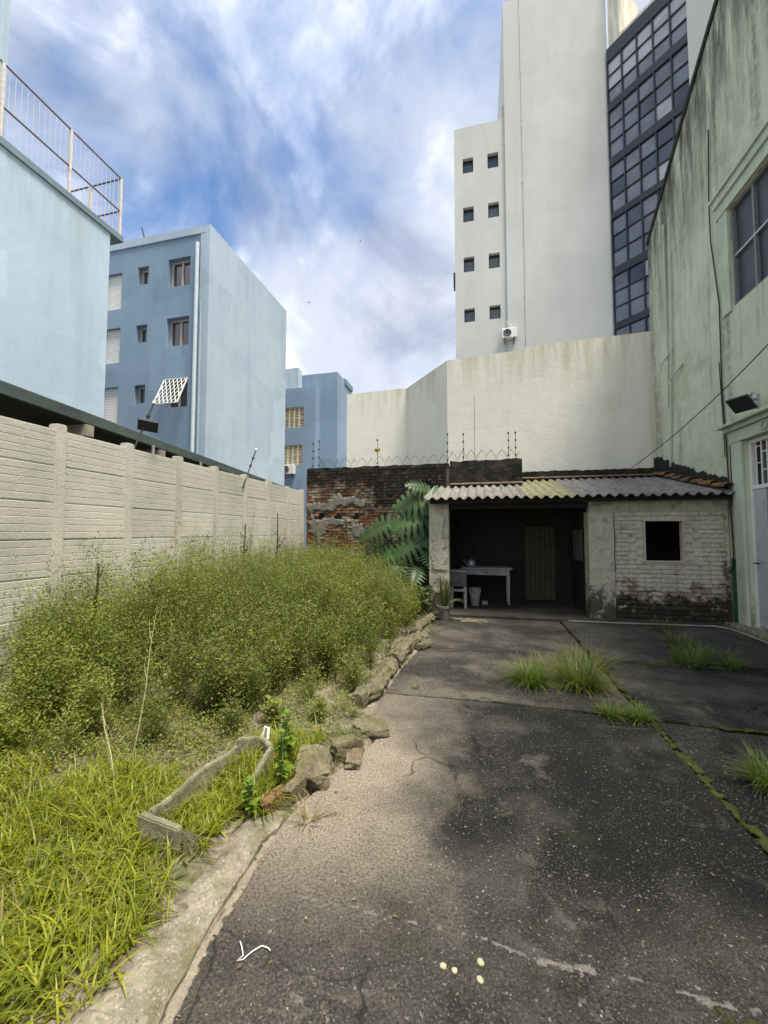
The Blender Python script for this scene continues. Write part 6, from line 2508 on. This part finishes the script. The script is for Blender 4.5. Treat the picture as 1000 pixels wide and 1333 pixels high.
# ---- potted sansevieria
PT = empty('potted_plant', (-0.66, 7.45, 0))
tag(PT, 'grey pot of sword-leaved plant standing before the left shed pillar', 'potted plant')
b = MB()
b.lathe((-0.66, 7.45, 0.002), [(0.085, 0), (0.115, 0.22), (0.128, 0.22), (0.128, 0.26), (0.11, 0.26), (0.10, 0.22), (0.02, 0.215)], 18)
b.build('pot', MT['render_grey'], PT)
for k in range(13):
    a = random.uniform(0, 6.28)
    r = 0.07 * random.random() ** .5
    V, F, C = blades(np.array([-0.66 + r * math.cos(a)]), np.array([7.45 + r * math.sin(a)]), np.array([0.22]), np.array([random.uniform(.38, .66)]), np.array([random.uniform(.018, .028)]), np.array([a]), np.array([random.uniform(.02, .3)]), np.array([random.uniform(.0, .4)]), np.array([[0.10, 0.12, 0.035]]) * random.uniform(.6, 1.2), 6)
    add('leaf', np_mesh('leaf', V, F, C), MT['grass'], PT)
for k in range(3):
    a = -0.4 + k * 0.5
    V, F, C = blades(np.array([-0.6]), np.array([7.42]), np.array([0.22]), np.array([0.42]), np.array([0.03]), np.array([a]), np.array([.5]), np.array([1.7]), np.array([[0.16, 0.17, 0.06]]), 6)
    add('leaf', np_mesh('leaf', V, F, C), MT['grass'], PT)
for k, (pts, lab) in enumerate((([(-0.5, 7.5, .02), (-0.3, 7.42, .03), (-0.05, 7.45, .015), (0.12, 7.4, .012)], 'longer pale fallen twig on the paving beside the pot'),
                                ([(-0.35, 7.35, .012), (-0.1, 7.38, .02), (0.0, 7.30, .012)], 'shorter pale fallen twig on the paving beside the pot'))):
    b = MB()
    b.tube(pts, 0.010, 5, 0.004)
    b.tube([Vector(pts[1]), Vector(pts[1]) + Vector((.1, .07, .02)), Vector(pts[1]) + Vector((.22, .06, .0))], 0.006, 5, 0.003)
    ob = b.build('fallen_twig', MT['stalk'])
    tag(ob, lab, 'twig')


def litter():
    n = 420
    y = 1.2 + 6.5 * rng.random(n) ** 1.2
    x = np.where(rng.random(n) < 0.45, np.array([edge_x(b) for b in y]) + np.abs(rng.normal(0, .16, n)) + 0.03, rng.uniform(-0.9, 3.6, n))
    x = np.where(rng.random(n) < 0.2, 1.39 + rng.normal(0, .1, n), x)
    ok = np.array([a > edge_x(b) + .02 and a < 4.0 for a, b in zip(x, y)])
    x, y = x[ok], y[ok]
    n = len(x)
    z = np.where(y > 5.58, np.where(x > 2.6, 0.04, np.where(x > 1.38, 0.026, 0.008)), 0.008)
    ba = rng.uniform(0, 6.28, n)
    L_ = 0.006 + 0.022 * rng.random(n) ** 1.7
    col = mixc((0.10, 0.07, 0.035), (0.34, 0.28, 0.17), rng.random(n))
    gr_ = rng.random(n) < 0.08
    col[gr_] = np.array((0.12, 0.15, 0.03))
    ob = add('leaf_litter', np_mesh('litter', *leaves(np.stack([x, y, z], 1), np.stack([np.cos(ba), np.sin(ba), rng.uniform(-.02, .12, n)], 1), np.stack([rng.normal(0, .15, n), rng.normal(0, .15, n), np.ones(n)], 1), L_, L_ * rng.uniform(.08, .35, n), col)), MT['weed'])
    ob['kind'] = 'stuff'
    tag(ob, 'scattered dry leaves and plant bits blown over the paving', 'leaf litter')


litter()


def bird(p, s, rz, label):
    mb = MB()
    mb.tube([(0, -0.5 * s, 0), (0, -0.3 * s, 0.02 * s), (0, 0.1 * s, 0.03 * s), (0, 0.35 * s, 0.03 * s), (0, 0.5 * s, 0.0)], 0.02 * s, 6)
    for k, f_ in enumerate((0.3, 1, 1.3, 1.0, 0.3)):
        for q in range(6):
            v = Vector(mb.v[k * 6 + q])
            c = Vector((0, v.y, v.z))
            v.x *= 1 + f_ * 3
            mb.v[k * 6 + q] = (v.x, v.y, v.z * (1 + f_))
    for sg in (-1, 1):
        n0 = len(mb.v)
        mb.v += [(sg * 0.05 * s, 0.15 * s, 0.04 * s), (sg * 0.05 * s, -0.15 * s, 0.04 * s), (sg * 0.5 * s, -0.05 * s, 0.25 * s), (sg * 0.5 * s, 0.15 * s, 0.25 * s), (sg * 0.95 * s, -0.15 * s, 0.12 * s)]
        mb.f += [(n0, n0 + 1, n0 + 2, n0 + 3), (n0 + 3, n0 + 2, n0 + 4)]
    ob = mb.build('bird', MT['black'])
    ob.location = p
    ob.rotation_euler = (0, 0, rz)
    tag(ob, label, 'bird', 'birds flying far off')


bird(on(402, 394, 1, 55), 0.42, 0.8, 'tiny dark bird flying far off in the cloudy sky')
bird(on(469, 314, 1, 60), 0.36, -0.6, 'tiny dark bird flying far off in the cloudy sky')
